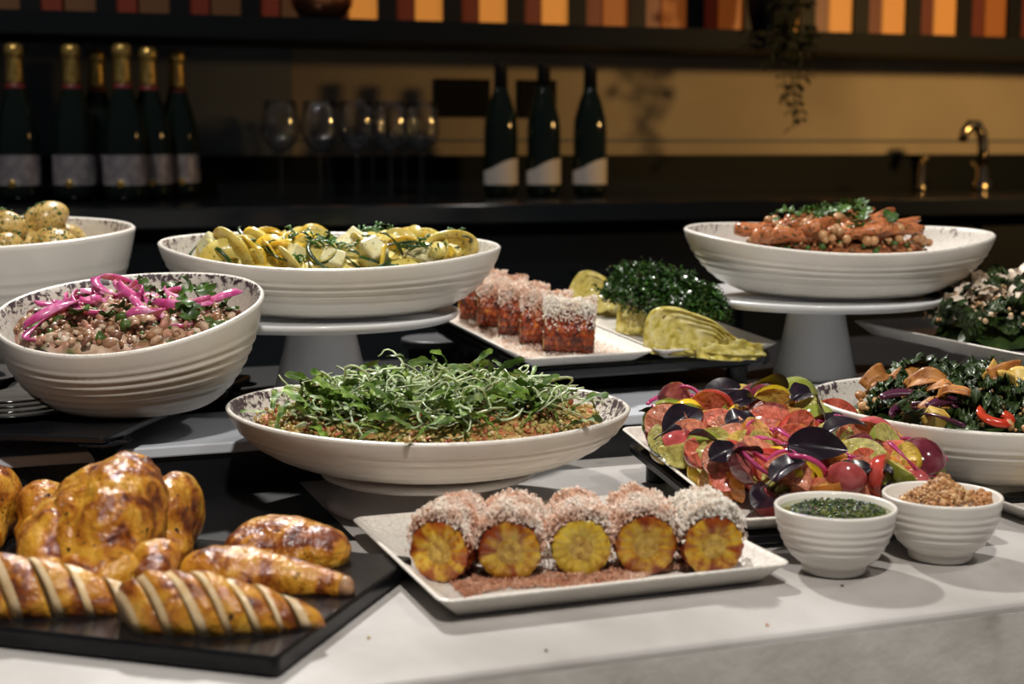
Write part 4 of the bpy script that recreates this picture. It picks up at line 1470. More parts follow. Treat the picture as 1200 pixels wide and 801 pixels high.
# ------------------------------------------------------------------ green leaf salad
rn.seed(42)
atop = lambda x, y: 0.045 + 0.07 * min(0, y + 0.06) + 0.026 * max(0, 1 - (math.hypot((x - 0.005) / 0.19, y / 0.15)) ** 2) ** 0.8
GT = [(0.42, 0.28, 0.08), (0.52, 0.38, 0.14), (0.30, 0.17, 0.05), (0.38, 0.36, 0.10), (0.46, 0.14, 0.06)]
o = bed_mesh('grain_bed', AR_M, ar_rho, atop, 0.87, 0.203, 0.165, F_bed, 0.003, 6.0, tints=GT)
stuff(o, 'cooked grains under the green leaves', 'grains')
smp = in_bowl(ar_rho, 0.203, 0.165, 0.86)
pcs = []
for i in range(2600):
    x, y = smp()
    if y < -0.03 or rn.random() < 0.25:
        pcs.append((x, y, atop(x, y) + U(-0.001, 0.003), U(0.0022, 0.0042), rn.choice(GT)))
o = chunks('cooked_grains', pcs, F_lump)
o.matrix_world = AR_M
stuff(o, 'plump cooked grains showing at the edge of the green salad', 'grains')


def arug(s):
    return (0.28 + 0.72 * (s ** 0.8)) * (0.55 + 0.45 * abs(math.cos(3.2 * math.pi * s))) * (1 if s < 0.85 else max(0.12, (1 - s) / 0.15) ** 0.6)


ar_me = [leaf_mesh('arugula_leaf', U(0.028, 0.048), U(0.007, 0.015), F_arugula, arug, U(0.3, 1.6), U(0.1, 0.6), 0.12, 2.1, U(-0.9, 0.9), 12, 3, k, 0.016) for k in range(10)]


def sm_ar():
    while True:
        x, y = rn.gauss(0.002, 0.095), rn.gauss(-0.03, 0.075)
        if math.hypot(x / 0.180, (y + 0.008) / 0.140) < 1:
            return x, y


for i in range(300):
    x, y = sm_ar()
    if i % 3 == 0:
        aa = U(math.pi * 1.08, math.pi * 1.92)
        x, y = 0.150 * math.cos(aa) * U(0.7, 0.97), 0.110 * math.sin(aa) * U(0.7, 0.97)
    lay = U(0.001, 0.030) * max(0.3, 1 - math.hypot(x / 0.19, y / 0.14))
    for _t in range(30):
        az = U(0, 6.3)
        if ar_rho(x + 0.055 * math.cos(az), y + 0.055 * math.sin(az)) < 0.86 and ar_rho(x - 0.02 * math.cos(az), y - 0.02 * math.sin(az)) < 0.76:
            break
    place('arugula_leaf', ar_me[i % 10], AR_M @ T(x, y, atop(x, y) + 0.003 + lay, az, U(-0.6, 0.6), U(-0.7, 0.2 if ar_rho(x, y) < 0.5 else -0.05), U(0.7, 1.1)), 'green arugula leaf in the leaf salad', 'salad leaf', 'arugula leaves in the wide bowl')
sc_me = []
for k in range(10):
    mb = MB()
    r0, tn_, ph = U(0.005, 0.013), U(2.5, 6.5), U(0, 6)
    pts = [(r0 * (1 + 0.3 * t / 14) * math.cos(ph + tn_ * t / 14) + 0.0016 * t * U(0.6, 1), r0 * math.sin(ph + tn_ * t / 14), 0.004 * math.sin(t * 0.5 + ph)) for t in range(15)]
    sc_me.append(ribbon_mesh('scallion_curl', pts, U(0.0018, 0.0030), 0.0009, F_scallion, True, 0.7))
for i in range(280):
    x, y = rn.gauss(0.01, 0.082), rn.gauss(-0.04, 0.052)
    if math.hypot(x / 0.15, y / 0.115) > 1:
        x, y = x * 0.5, y * 0.5
    place('scallion_curl', sc_me[i % 10], AR_M @ T(x, y, atop(x, y) + U(0.007, 0.024), U(0, 6.3), U(-0.6, 0.6), U(-0.6, 0.6), U(0.8, 1.3)), 'thin pale scallion curl on the leaf salad', 'scallion curl', 'scallion curls in the wide bowl')

# ------------------------------------------------------------------ corn
rn.seed(43)
def corn_meshes(L, r, seed, side, cut):
    """cob along +Y: kernels in rows; cut face at y=0"""
    na, nr_ = 17, max(5, int(L / 0.0065))
    su, sv = 4, 4
    vs, fs = [], []
    rr = random.Random(seed)
    nA, nL = na * su, nr_ * sv
    for j in range(nL + 1):
        y = L * j / nL
        fj = (j % sv) / sv
        for i in range(nA):
            row = i // su
            fi = (i % su) / su
            off = 0.5 if row % 2 else 0
            b = math.sin(math.pi * fi) ** 0.6 * (abs(math.sin(math.pi * (fj + off * 0.999))) ** 0.6)
            q = r * (0.90 + 0.10 * b) * (1 - 0.02 * math.sin(j)) * (1 + 0.02 * nz((i * 0.3, j * 0.2, seed), 1))
            a = 2 * math.pi * i / nA
            vs.append((q * math.cos(a), y, q * math.sin(a)))
    for j in range(nL):
        for i in range(nA):
            i2 = (i + 1) % nA
            fs.append((j * nA + i, (j + 1) * nA + i, (j + 1) * nA + i2, j * nA + i2))
    fs.append(tuple(range(nL * nA, nL * nA + nA)))
    body = mesh('cob', vs, fs, side)
    # cut face: ring of kernels round a pale core
    faces = []
    for y0, sgn in ((0, -1), (L, 1)):
        mb = MB()
        vs, fs, mi = [], [], []
        rings = [(0.0, 0.004), (0.16, 0.002), (0.33, 0.0005), (0.40, -0.001), (0.47, 0.0004), (0.60, 0.0016), (0.78, 0.002), (0.92, 0.0012), (0.985, -0.001)]
        for ri, (q, h) in enumerate(rings):
            for i in range(nA):
                fi = (i % su) / su
                b = math.sin(math.pi * fi) ** 0.5
                hh = h if ri < 3 else h * (0.45 + 0.55 * b) - 0.0005 * (1 - b)
                a = 2 * math.pi * i / nA
                jit = 1 + 0.03 * nz((math.cos(a) * 2, math.sin(a) * 2, ri), 2, seed)
                rad = r * q * jit * (1 - (0.035 * (1 - b) if ri > 6 else 0))
                vs.append((rad * math.cos(a), y0 + sgn * (hh * 0.6 if ri > 2 else -h * 0.5 + 0.0006), rad * math.sin(a)))
        for ri in range(len(rings) - 1):
            for i in range(nA):
                i2 = (i + 1) % nA
                f = (ri * nA + i, ri * nA + i2, (ri + 1) * nA + i2, (ri + 1) * nA + i)
                fs.append(f if sgn < 0 else f[::-1])
                mi.append(1 if ri < 3 else 0)
        cs = []
        for ri in range(len(rings)):
            for i in range(nA):
                a = 2 * math.pi * i / nA
                w = nz((math.cos(a) * 1.3, math.sin(a) * 1.3, seed * 2.0), 1.6, seed) * 1.6 + (rings[ri][0] - 0.62) * 1.5
                w = min(1, max(0, w * 1.25))
                if cut is F_corn_y:
                    w = 0
                kv = 0.80 + 0.28 * random.Random(seed * 100 + i // su).random() - (0.10 if 2 < ri < 5 else 0)
                cs.append((kv * (1 - 0.50 * w), kv * (1 - 0.84 * w), kv * (1 - 0.75 * w)))
        faces.append(mesh('cut_face', vs, fs, [cut, F_core], True, mi, {'tint': cs}))
    return body, faces


def corn(M, L, r, seed, label, group, cut, cheese_m, n=900, both=False, thick=0.014, spread=0.62):
    rt = root('corn_piece', label, 'corn', M, group)
    body, faces = corn_meshes(L, r, seed, F_corn, cut)
    ob('cob', body, rt, T(0, 0, r, 0, 0, U(0, 6)))
    ob('cut_face', faces[0], rt, T(0, 0, r, 0, 0, U(0, 6)))
    ob('cut_face', faces[1], rt, T(0, 0, r))
    pl = []
    for i in range(n):
        y = U(-0.002, L + 0.002)
        a = rn.gauss(0, spread)
        if abs(a) > 1.45:
            continue
        lump = 0.6 + 0.6 * nz((a * 1.5, y * 50, seed), 1.5, seed) 
        h = r + abs(rn.random()) ** 0.8 * thick * max(0.1, math.cos(a * 0.95)) * (0.55 + 0.7 * lump)
        pl.append((h * math.sin(a), y, r + h * math.cos(a), U(0.0016, 0.0040) if i % 10 else U(0.004, 0.006), U(0.0011, 0.0022)))
    c = slivers('grated_cheese', pl, cheese_m, rt)
    c['kind'] = 'stuff'
    c['label'] = 'fluffy grated cheese'
    return rt


fz = 0.0058
fr = [(514, 672, -20, F_corn_cut), (597, 672, -4, F_corn_cut), (681, 666, 2, F_corn_y), (757, 664, 4, F_corn_cut), (836, 665, 8, F_corn_cut)]
lbs = ['charred corn piece with cheese at the plate end beside the roast chicken',
       'charred corn piece with red blackened lower rim, next to the plain yellow one',
       'bright yellow corn piece with clean cut face and cheese, middle of five',
       'charred corn piece with cheese, next to the plain yellow one toward the tomato plate',
       'charred corn piece topped with white cheese beside the small bowl of green sauce']
for i, (px, py, az, cm) in enumerate(fr):
    p = P(px, py + 9, fz + 0.001)
    corn(T(p.x, p.y, fz, R(az)), 0.060, 0.0258 if i != 2 else 0.0248, i + 1, lbs[i], 'corn pieces on the front plate', cm, F_cheese_w if i == 4 else F_cheese, 3800, thick=0.0128)
# cheese scattered on the plates
pl = []
for i in range(4200):
    u = U(0, 1)
    x = -FW / 2 + 0.035 + (FW - 0.085) * u
    y = -FD / 2 + 0.047 + abs(rn.gauss(0, 0.026)) + 0.01 * math.sin(u * 9)
    pl.append((x, y, 0.0064 + U(0, 0.004) * math.exp(-((y + FD / 2 - 0.065) / 0.02) ** 2), U(0.002, 0.0055), U(0.0007, 0.0014)))
for i in range(900):
    pl.append((U(-FW / 2 + 0.03, FW / 2 - 0.08), U(-0.05, 0.06), 0.0064, U(0.002, 0.005), U(0.0007, 0.0013)))
c = slivers('scattered_cheese', pl, mat('paprika_cheese', rough=0.6, stops=[(0.3, (0.42, 0.16, 0.08)), (0.55, (0.62, 0.34, 0.22)), (0.75, (0.74, 0.56, 0.44))], scale=60), None, FC_M)
stuff(c, 'paprika dusted cheese shreds scattered on the front corn plate', 'grated cheese')
# rear plate: five pieces side on
for i in range(5):
    fx = 0.0 - 0.006 * i
    fy = -PD / 2 + 0.066 + i * 0.056
    lb = ['corn piece at the front end of the narrow plate, its charred side fully shown', 'second corn piece along the narrow plate, behind the fully shown one', 'middle corn piece of the row on the narrow plate', 'fourth corn piece along the narrow plate', 'rearmost corn piece of the row on the narrow plate, near the zucchini bowl'][i]
    M_ = C2_M @ T(fx - 0.028, fy + 0.012, 0.0055, R(-114 + U(-6, 6)))
    corn(M_, 0.062, 0.0275, 11 + i, lb, 'corn pieces on the narrow plate', F_corn_cut, F_cheese_w if i == 0 else F_cheese, 3000, thick=0.016, spread=0.42)
pl = []
for i in range(3000):
    pl.append((U(-PW / 2 + 0.018, PW / 2 - 0.02) * (1 if rn.random() < 0.6 else 0.8), U(-PD / 2 + 0.025, PD / 2 - 0.03), 0.0064 + U(0, 0.002), U(0.002, 0.0055), U(0.0007, 0.0014)))
c = slivers('scattered_cheese', pl, F_cheese, None, C2_M)
stuff(c, 'grated cheese scattered round the corn on the narrow plate', 'grated cheese')

# ------------------------------------------------------------------ tomato salad
rn.seed(57)
def tom_whole(name, r, mats, seed):
    return lumpy((r, r * 0.96, r * 0.92), seed, 1.0, 0.05, 18, 12).me(name, [mats[0]])


def tom_sector(name, r, ang, mats, seed, sq=1.0, inner=0.0):
    """wedge or half: skin outside, wet flesh on the cut faces; lies skin down around -z"""
    n, mseg = 12, 10
    vs, fs, mi = [], [], []
    for i in range(n + 1):
        la = -math.pi / 2 + math.pi * i / n
        for k in range(mseg + 1):
            lo = -ang / 2 + ang * k / mseg - math.pi / 2
            d = r * (1 + 0.04 * nz((la, lo, 0), 1.3, seed))
            vs.append((d * sq * math.sin(la), d * math.cos(la) * math.cos(lo), d * math.cos(la) * math.sin(lo)))
    w = mseg + 1
    for i in range(n):
        for k in range(mseg):
            fs.append((i * w + k, i * w + k + 1, (i + 1) * w + k + 1, (i + 1) * w + k))
            mi.append(0)
    # cut faces: grid from the axis to the skin edge, slightly hollowed seed chambers
    for kk, flip in ((0, False), (mseg, True)):
        o_ = len(vs)
        nq = 4
        for q in range(nq + 1):
            for i in range(n + 1):
                e = Vector(vs[i * w + kk])
                ax = Vector((e.x, 0, 0)) * 0.9
                p_ = ax.lerp(e, q / nq)
                dip = 0.10 * r * math.sin(math.pi * q / nq) * abs(math.sin(i * math.pi / n * 2)) * (1 if ang < 3 else 0.8)
                nrm = Vector((0, math.cos(-ang / 2 + ang * kk / mseg), math.sin(-ang / 2 + ang * kk / mseg))) * (1 if kk == 0 else -1)
                p_ = p_ + nrm * dip
                vs.append(tuple(p_))
        for q in range(nq):
            for i in range(n):
                f = (o_ + q * (n + 1) + i, o_ + q * (n + 1) + i + 1, o_ + (q + 1) * (n + 1) + i + 1, o_ + (q + 1) * (n + 1) + i)
                fs.append(f if not flip else f[::-1])
                mi.append(1)
    return mesh(name, vs, fs, mats, True, mi)


words = {'red': 'red', 'pink': 'pink', 'yellow': 'yellow', 'green': 'green', 'dark': 'dark purple', 'orange': 'orange'}
TK = []
for c in TOM:
    for k in range(2):
        if c in ('yellow', 'pink', 'orange'):
            TK.append((c, 'whole', tom_whole('cherry_tomato', U(0.0135, 0.0165), TOM[c], k), 0.0145))
        TK.append((c, 'half', tom_sector('tomato_half', U(0.017, 0.022), R(U(150, 185)), TOM[c], k, U(0.95, 1.2)), 0.015))
        TK.append((c, 'wedge', tom_sector('tomato_wedge', U(0.022, 0.026), R(U(95, 125)), TOM[c], k, U(1.0, 1.25)), 0.0165))
        if c in ('red', 'pink', 'green'):
            TK.append((c, 'half', tom_sector('tomato_half', U(0.019, 0.024), R(U(140, 175)), TOM[c], k + 5, U(1.0, 1.25)), 0.0165))
            TK.append((c, 'wedge', tom_sector('tomato_wedge', U(0.021, 0.025), R(U(100, 130)), TOM[c], k + 9, U(1.0, 1.25)), 0.0165))
tbase = lambda x, y: 0.006 + 0.030 * max(0, 1 - (math.hypot(x / 0.115, y / 0.15)) ** 2)
H = Heap(tbase, 0.56)


def sm_t():
    while True:
        x, y = U(-0.112, 0.106), U(-0.138, 0.150)
        if abs(x / 0.113) ** 3 + abs((y - 0.005) / 0.147) ** 3 < 1:
            return x, y


for i in range(175):
    c, kd, me_, r_ = TK[(i * 7 + i // 5) % len(TK)]
    x, y, z = H.drop(sm_t, r_, 9, r_)
    nm = {'whole': 'cherry_tomato', 'half': 'tomato_half', 'wedge': 'tomato_wedge'}[kd]
    lb = {'whole': 'whole %s cherry tomato in the tomato salad', 'half': 'halved %s tomato in the tomato salad', 'wedge': 'cut wedge of %s tomato in the tomato salad'}[kd] % words[c]
    if kd == 'whole':
        M_ = T(x, y, z, U(0, 6), U(0, 6), 0)
    elif rn.random() < 0.68:                       # cut side towards the guests
        M_ = T(x, y, z + 0.004, U(-1.1, 1.1)) @ T(0, 0, 0, U(-0.4, 0.4), U(0.5, 1.6), U(-0.5, 0.5))
    else:
        M_ = T(x, y, z + 0.003, U(0, 6), U(-1.4, 1.4) if i % 2 else U(2.2, 4.0), U(-0.5, 0.5))
    place(nm, me_, TO_M @ M_, lb, 'tomato', '%s tomato pieces' % words[c])
ring_me = [ribbon_mesh('onion_ring', arc_pts(U(0.016, 0.024), 0, U(4.2, 6.1), 26, U(0.002, 0.007), U(1.0, 1.3), U(0, 3)), U(0.003, 0.0048), 0.0018, F_onion_d, False, U(0.7, 1.3)) for k in range(6)]
for i in range(30):
    x, y = sm_t()
    z = H.z(x, y, 0.008) - 0.006
    place('onion_ring', ring_me[i % 6], TO_M @ T(x, y, z - 0.001, U(0, 6.3), U(-0.7, 0.7), U(-0.7, 0.7)), 'ring of magenta pickled onion in the tomato salad', 'onion ring', 'onion rings in the tomato salad')
bas = lambda s: math.sin(math.pi * min(1.0, (0.03 + 0.97 * s)) ** 0.8) ** 0.75
ba_me = [leaf_mesh('basil_leaf', U(0.044, 0.058), U(0.026, 0.034), F_basil, bas, U(0.3, 1.2), U(0.25, 0.6), U(0.025, 0.05), U(1.2, 2.2), U(-0.5, 0.5), 18, 5, k + 3, 0.012) for k in range(7)]


def at_heap(px, py):
    """spot of the tomato heap seen at a pixel (marched along the sight line in the plate's frame)"""
    Mi = TO_M.inverted()
    o_ = Mi @ Vector((0, 0, CAMH))
    d_ = (Mi.to_3x3() @ ray(px, py)).normalized()
    t_ = 1.0
    while t_ < 2.3:
        q = o_ + d_ * t_
        if abs(q.x) < 0.11 and abs(q.y) < 0.138 and q.z < max(0.02, H.z(q.x, q.y, 0.004) + 0.004):
            return q
        t_ += 0.003
    return at_heap(px, py + 10) if py < 640 else Vector((0, 0, 0.05))


bl = [(768, 455, 2.6, 1.0), (845, 455, 0.2, 1.05), (905, 452, 3.4, 1.1), (865, 478, 0.1, 0.95), (797, 500, 0.5, 1.35), (868, 500, 0.4, 1.0), (940, 472, 0.3, 1.0), (962, 488, 1.0, 1.25), (952, 530, -0.5, 1.25), (985, 512, -0.3, 1.0), (922, 560, 0.4, 1.05), (900, 592, 0.9, 1.35), (998, 562, 0.1, 0.95), (1030, 560, -0.8, 0.7), (848, 538, 0.1, 0.9), (826, 520, 2.2, 0.7), (1036, 575, 0.5, 0.6), (875, 540, 2.9, 0.8)]
for i, (px, py, az, s_) in enumerate(bl):
    q = at_heap(px, py)
    place('basil_leaf', ba_me[i % 7], TO_M @ (Matrix.Translation((q.x, q.y, q.z + 0.005)) @ Euler((R(28) + U(-0.35, 0.35), U(-0.35, 0.15), az + U(-0.3, 0.3)), 'XYZ').to_matrix().to_4x4() @ Matrix.Scale(s_ * 0.84, 4) @ Matrix.Translation((-0.022, 0, 0))), 'glossy purple black basil leaf on the tomato salad', 'basil leaf', 'purple basil leaves on the tomato salad')

# ------------------------------------------------------------------ kale bowl
rn.seed(58)
def kale_mesh(name, L, Wd, seed, m, bend=1.0):
    ns, nt = 26, 8
    vs, fs = [], []
    for i in range(ns + 1):
        s_ = i / ns
        a = bend * (0.5 - s_)
        w = Wd / 2 * (0.3 + 0.75 * math.sin(math.pi * min(1, 0.12 + 0.85 * s_)) ** 0.7)
        bx_, bz_ = L * s_, L * 0.25 * math.sin(math.pi * s_) * bend
        for j in range(-nt, nt + 1):
            t = j / nt
            f = abs(t) ** 1.2
            n1 = nz((s_ * 8, t * 4, seed), 1.0, seed)
            n2 = nz((s_ * 8 + 9, t * 4, seed), 1.0, seed + 4)
            vs.append((bx_ + L * 0.10 * n2 * f, t * w * (1 - 0.25 * f) + Wd * 0.18 * n1 * f, bz_ + Wd * 0.55 * n1 * f + Wd * 0.15 * n2 + 0.2 * abs(t) * w))
    nc = 2 * nt + 1
    for i in range(ns):
        for j in range(nc - 1):
            fs.append((i * nc + j, (i + 1) * nc + j, (i + 1) * nc + j + 1, i * nc + j + 1))
    return mesh(name, vs, fs, m)


ka_me = [kale_mesh('kale_leaf', U(0.035, 0.05), U(0.03, 0.042), k * 2.3, F_kale, U(0.4, 1.4)) for k in range(8)]
ktop = lambda x, y: 0.054 + 0.026 * max(0, 1 - (math.hypot(x / 0.17, (y - 0.02) / 0.13)) ** 2)
o = bed_mesh('kale_bed', KL_M, kl_rho, ktop, 0.82, 0.19, 0.15, F_kale, 0.006, 8.0)
stuff(o, 'lower layer of dressed kale filling the bowl', 'kale')
smk = in_bowl(kl_rho, 0.17, 0.14, 0.72)
for i in range(130):
    x, y = smk()
    place('kale_leaf', ka_me[i % 8], KL_M @ T(x, y, ktop(x, y) + U(0.001, 0.012), U(0, 6.3), U(-0.8, 0.8), U(-0.8, 0.4), U(0.6, 1.0)), 'dark curly kale leaf in the kale salad', 'kale leaf', 'kale leaves in the wide bowl')


def on_kale(px, py, lift=0.006):
    Mi = KL_M.inverted()
    o_ = Mi @ Vector((0, 0, CAMH))
    d_ = (Mi.to_3x3() @ ray(px, py)).normalized()
    t_ = 1.2
    while t_ < 2.2:
        q = o_ + d_ * t_
        if kl_rho(q.x, q.y) < 0.85 and q.z < ktop(q.x, q.y) + 0.012:
            return q + Vector((0, 0, lift))
        t_ += 0.003
    return Vector((0, 0, 0.09))


sheet = lambda s: 0.6 + 0.4 * math.sin(math.pi * s)
sh_me = [leaf_mesh('pumpkin_shaving', U(0.038, 0.055), U(0.014, 0.022), F_squashsh, sheet, U(0.8, 2.4), U(-0.3, 0.6), 0.08, 1.6, U(-0.8, 0.8), 14, 4, k + 31) for k in range(4)]
for m_ in sh_me:
    pass
for i, (px, py, az, ry_) in enumerate([(1062, 464, -0.2, 0), (1085, 468, -0.4, 0.1), (1040, 455, 0.4, 0), (1098, 478, -0.5, 0), (1012, 462, 0.8, 0), (1130, 478, 2.4, 0), (1075, 486, 0.2, 0.2)]):
    q = on_kale(px, py, 0.008)
    o = place('pumpkin_shaving', sh_me[i % 4], KL_M @ T(q.x, q.y, q.z, az, 0.6, ry_ - 0.2), 'curled orange pumpkin shaving in the kale salad', 'pumpkin shaving', 'pumpkin shavings in the kale salad')
    sd = o.modifiers.new('thick', 'SOLIDIFY')
    sd.thickness = 0.001
cr_me = [leaf_mesh('yellow_crisp', U(0.026, 0.036), U(0.022, 0.03), F_fry_y if k else F_squashsh, lambda s: 1.0, U(0.4, 1.6), U(-0.2, 0.9), 0.04, 1, 0.3, 8, 4, k + 41) for k in range(3)]
for i, (px, py, az, rx_, ry_) in enumerate([(1142, 440, 0.2, 1.2, -0.3), (1128, 430, 0.6, 0.9, -0.9), (1168, 442, -0.2, 1.0, -0.2), (1160, 458, 0.3, 0.9, -0.2), (1182, 462, 0.1, 0.5, 0.0), (1192, 470, 2.0, 0.6, 0.1)]):
    q = on_kale(px, py, 0.012)
    o = place('yellow_crisp', cr_me[i % 3], KL_M @ T(q.x, q.y, q.z, az, rx_, ry_), 'golden folded vegetable crisp standing in the kale salad', 'vegetable crisp', 'golden crisps in the kale salad')
    sd = o.modifiers.new('thick', 'SOLIDIFY')
    sd.thickness = 0.0012
q = on_kale(1096, 497, 0.006)
o = place('crouton', MB().box((-0.011, -0.008, -0.010), (0.011, 0.008, 0.010)).me('crouton', F_fry_y, False), KL_M @ T(q.x, q.y, q.z, 0.5, 0.4, 0.3), 'pale yellow cube of squash in the kale salad beside the red pepper', 'squash cube', None)
bevel(o, 0.003, 2)
q = on_kale(1166, 497, 0.008)
place('red_pepper_ring', ribbon_mesh('red_pepper_ring', arc_pts(0.012, 2.6, 7.2, 26, 0.003, 1.25, 1), 0.009, 0.003, F_pepper, False, 0.5), KL_M @ T(q.x, q.y, q.z, 0, 0.5, 0.1), 'red pepper ring on the kale salad', 'pepper ring', None)
pc_me = [ribbon_mesh('red_cabbage_strip', arc_pts(0.02, 0, 2.2, 14, 0.004, 1.6, k), 0.011, 0.0022, mat('red_cabbage%d' % k, (0.07, 0.012, 0.035), 0.3, coat=0.4), True, 0.4) for k in range(2)]
for i, (px, py, az) in enumerate([(1058, 482, 0.2), (1082, 488, 0.0), (1115, 492, 0.4), (1122, 505, 2.4), (1070, 500, 1.0), (1106, 455, 1.4)]):
    q = on_kale(px, py, 0.007)
    place('red_cabbage_strip', pc_me[i % 2], KL_M @ T(q.x, q.y, q.z, az, 0.4, 0), 'dark red cabbage strip in the kale salad', 'cabbage strip', 'red cabbage strips in the kale salad')
pl_ = []
for i in range(260):
    x, y = smk()
    pl_.append((x, y, ktop(x, y) + U(0.008, 0.016), U(0.0015, 0.0045) if i % 9 else 0.007, rn.choice([(0.50, 0.26, 0.10), (0.40, 0.18, 0.06), (0.58, 0.36, 0.16)])))
o = chunks('nut_crumbs', pl_, F_lump)
o.matrix_world = KL_M
stuff(o, 'toasted nut crumbs scattered over the kale salad', 'crumbs')

# ------------------------------------------------------------------ kale and cheese plate
cptop = lambda x, y: 0.010 + 0.040 * max(0, 1 - (math.hypot((x + 0.01) / 0.14, (y - 0.005) / 0.15)) ** 2)
lm2 = lambda x, y: math.hypot((x + 0.01) / 0.135, (y - 0.005) / 0.145)
o = bed_mesh('kale_bed', CP_M, lm2, lambda x, y: cptop(x, y) - 0.008, 0.9, 0.135, 0.145, F_kale, 0.008, 9.0)
stuff(o, 'lower layer of kale piled on the rectangular plate', 'kale')
for i in range(120):
    a, q = U(0, 6.283), math.sqrt(U(0, 1))
    x, y = -0.01 + 0.13 * q * math.cos(a), 0.005 + 0.14 * q * math.sin(a)
    place('kale_leaf', ka_me[i % 8], CP_M @ T(x, y, cptop(x, y) + U(0.002, 0.016), U(0, 6.3), U(-0.8, 0.8), U(-0.9, 0.4), U(0.7, 1.1)), 'dark curly kale leaf on the rectangular plate', 'kale leaf', 'kale leaves on the rectangular plate')
sv_me = [leaf_mesh('cheese_shaving', U(0.018, 0.032), U(0.012, 0.018), F_shave, sheet, U(0.4, 2.0), U(-0.3, 0.4), 0.05, 1.5, U(-0.6, 0.6), 8, 2, k + 51) for k in range(5)]
for i in range(190):
    x, y = rn.gauss(-0.045, 0.05), rn.gauss(0.045, 0.06)
    if lm2(x, y) > 0.95:
        continue
    place('cheese_shaving', sv_me[i % 5], CP_M @ T(x, y, cptop(x, y) + U(0.020, 0.036), U(0, 6.3), U(-0.9, 0.9), U(-0.9, 0.9), U(0.7, 1.1)), 'cream cheese shaving on the plate of kale', 'cheese shaving', 'cheese shavings on the kale')
pl_ = []
for i in range(900):
    x, y = rn.gauss(-0.04, 0.06), rn.gauss(0.04, 0.07)
    if lm2(x, y) < 1:
        pl_.append((x, y, cptop(x, y) + U(0.016, 0.034), U(0.0018, 0.0046), rn.choice([(0.62, 0.44, 0.26), (0.54, 0.32, 0.16), (0.70, 0.58, 0.42)])))
o = chunks('toasted_crumbs', pl_, F_lump)
o.matrix_world = CP_M
stuff(o, 'toasted crumbs scattered over the kale and cheese', 'crumbs')

# ------------------------------------------------------------------ cabbage wedges
def wedge_meshes(L, h, D, seed):
    """cabbage wedge: cut face towards -y with nested leaf layers, rounded back"""
    na, nq = 64, 30
    vs, fs = [], []

    def outline(a):
        c, s = math.cos(a), math.sin(a)
        x = L / 2 * c * (1 + 0.03 * math.sin(3 * a + seed))
        prof = h * (0.60 - 0.52 * c) * (1 + 0.04 * math.sin(5 * a + seed))
        z = prof * max(0, s) ** 0.75 if s > 0 else -0.004 * abs(s)
        return Vector((x, 0, z))
    core = Vector((L * 0.16, 0, h * 0.10))
    for q in range(nq + 1):
        t = q / nq
        for k in range(na):
            a = 2 * math.pi * k / na
            e = outline(a)
            p_ = core.lerp(e, t ** 0.9)
            w = nz((p_.x * 30, p_.z * 40, seed), 1.0, seed)
            ph = (t * 5.2 + 0.9 * w + 0.35 * math.sin(a * 2 + seed)) % 1.0
            ridge = (ph ** 2.2) * 0.0085 * (0.35 + 0.65 * t)
            vs.append((p_.x, -ridge - 0.004 * math.sin(math.pi * t) + 0.15 * p_.z, p_.z))
    for i in range(1, 13):
        u = i / 12
        sc = math.sqrt(max(0.0, 1 - u ** 2.2))
        for k in range(na):
            a = 2 * math.pi * k / na
            e = outline(a)
            z = e.z * (0.25 + 0.75 * sc) if e.z > 0 else e.z
            ruf = 0.0022 * math.sin(9 * a + 5 * u + seed) * math.sin(math.pi * min(1, u * 1.2)) 
            vs.append((e.x * (0.45 + 0.55 * sc), D * u + 0.15 * e.z * (1 - u), max(-0.004, z * (0.55 + 0.45 * sc) + ruf)))
    rows = nq + 12
    for i in range(rows):
        for k in range(na):
            k2 = (k + 1) % na
            fs.append((i * na + k, i * na + k2, (i + 1) * na + k2, (i + 1) * na + k))
    return mesh('cut_heart', vs, fs, F_cabb)


cab_leaf = [leaf_mesh('outer_leaf', 0.075, 0.020, F_cabb, lambda s: 0.35 + 0.65 * math.sin(math.pi * min(1, 0.1 + 0.8 * s)), 0.5, 0.5, 0.16, 3.4, 0.3, 26, 5, k + 61) for k in range(3)]


def cabbage(px, py, z0, az, L, h, D, seed, label, leaves):
    Mi = K2_M.inverted()
    o_ = Mi @ Vector((0, 0, CAMH))
    d_ = Mi.to_3x3() @ ray(px, py)
    q = o_ + d_ * ((0.0075 + z0 - o_.z) / d_.z)
    r = root('cabbage_wedge', label, 'cabbage', K2_M @ T(q.x, q.y, 0.0098, az), 'cabbage wedges')
    ob('cut_heart', wedge_meshes(L, h, D, seed), r)
    for (lx, ly, lz, la, lr) in leaves:
        o = ob('outer_leaf', cab_leaf[seed % 3], r, T(lx, ly, lz, la, lr, 0))
        sd = o.modifiers.new('thick', 'SOLIDIFY')
        sd.thickness = 0.0016
    return r


cabbage(824, 416, 0, R(-24), 0.155, 0.074, 0.055, 1, 'golden braised cabbage wedge at the front end of its plate, cut face showing', [(0.0, -0.004, 0.006, 0.02, 0.9), (-0.01, -0.006, 0.001, 0.05, 1.1)])
cabbage(766, 392, 0, R(-30), 0.105, 0.074, 0.05, 2, 'braised cabbage wedge in the middle of its plate, between the other two wedges', [(-0.03, -0.002, 0.004, 0.1, 0.5)])
cabbage(715, 368, 0, R(-32), 0.130, 0.072, 0.055, 3, 'pale braised cabbage wedge at the rear end of its plate', [(-0.02, -0.004, 0.004, 0.0, 0.6), (0.01, -0.006, 0.004, 0.2, 0.5)])

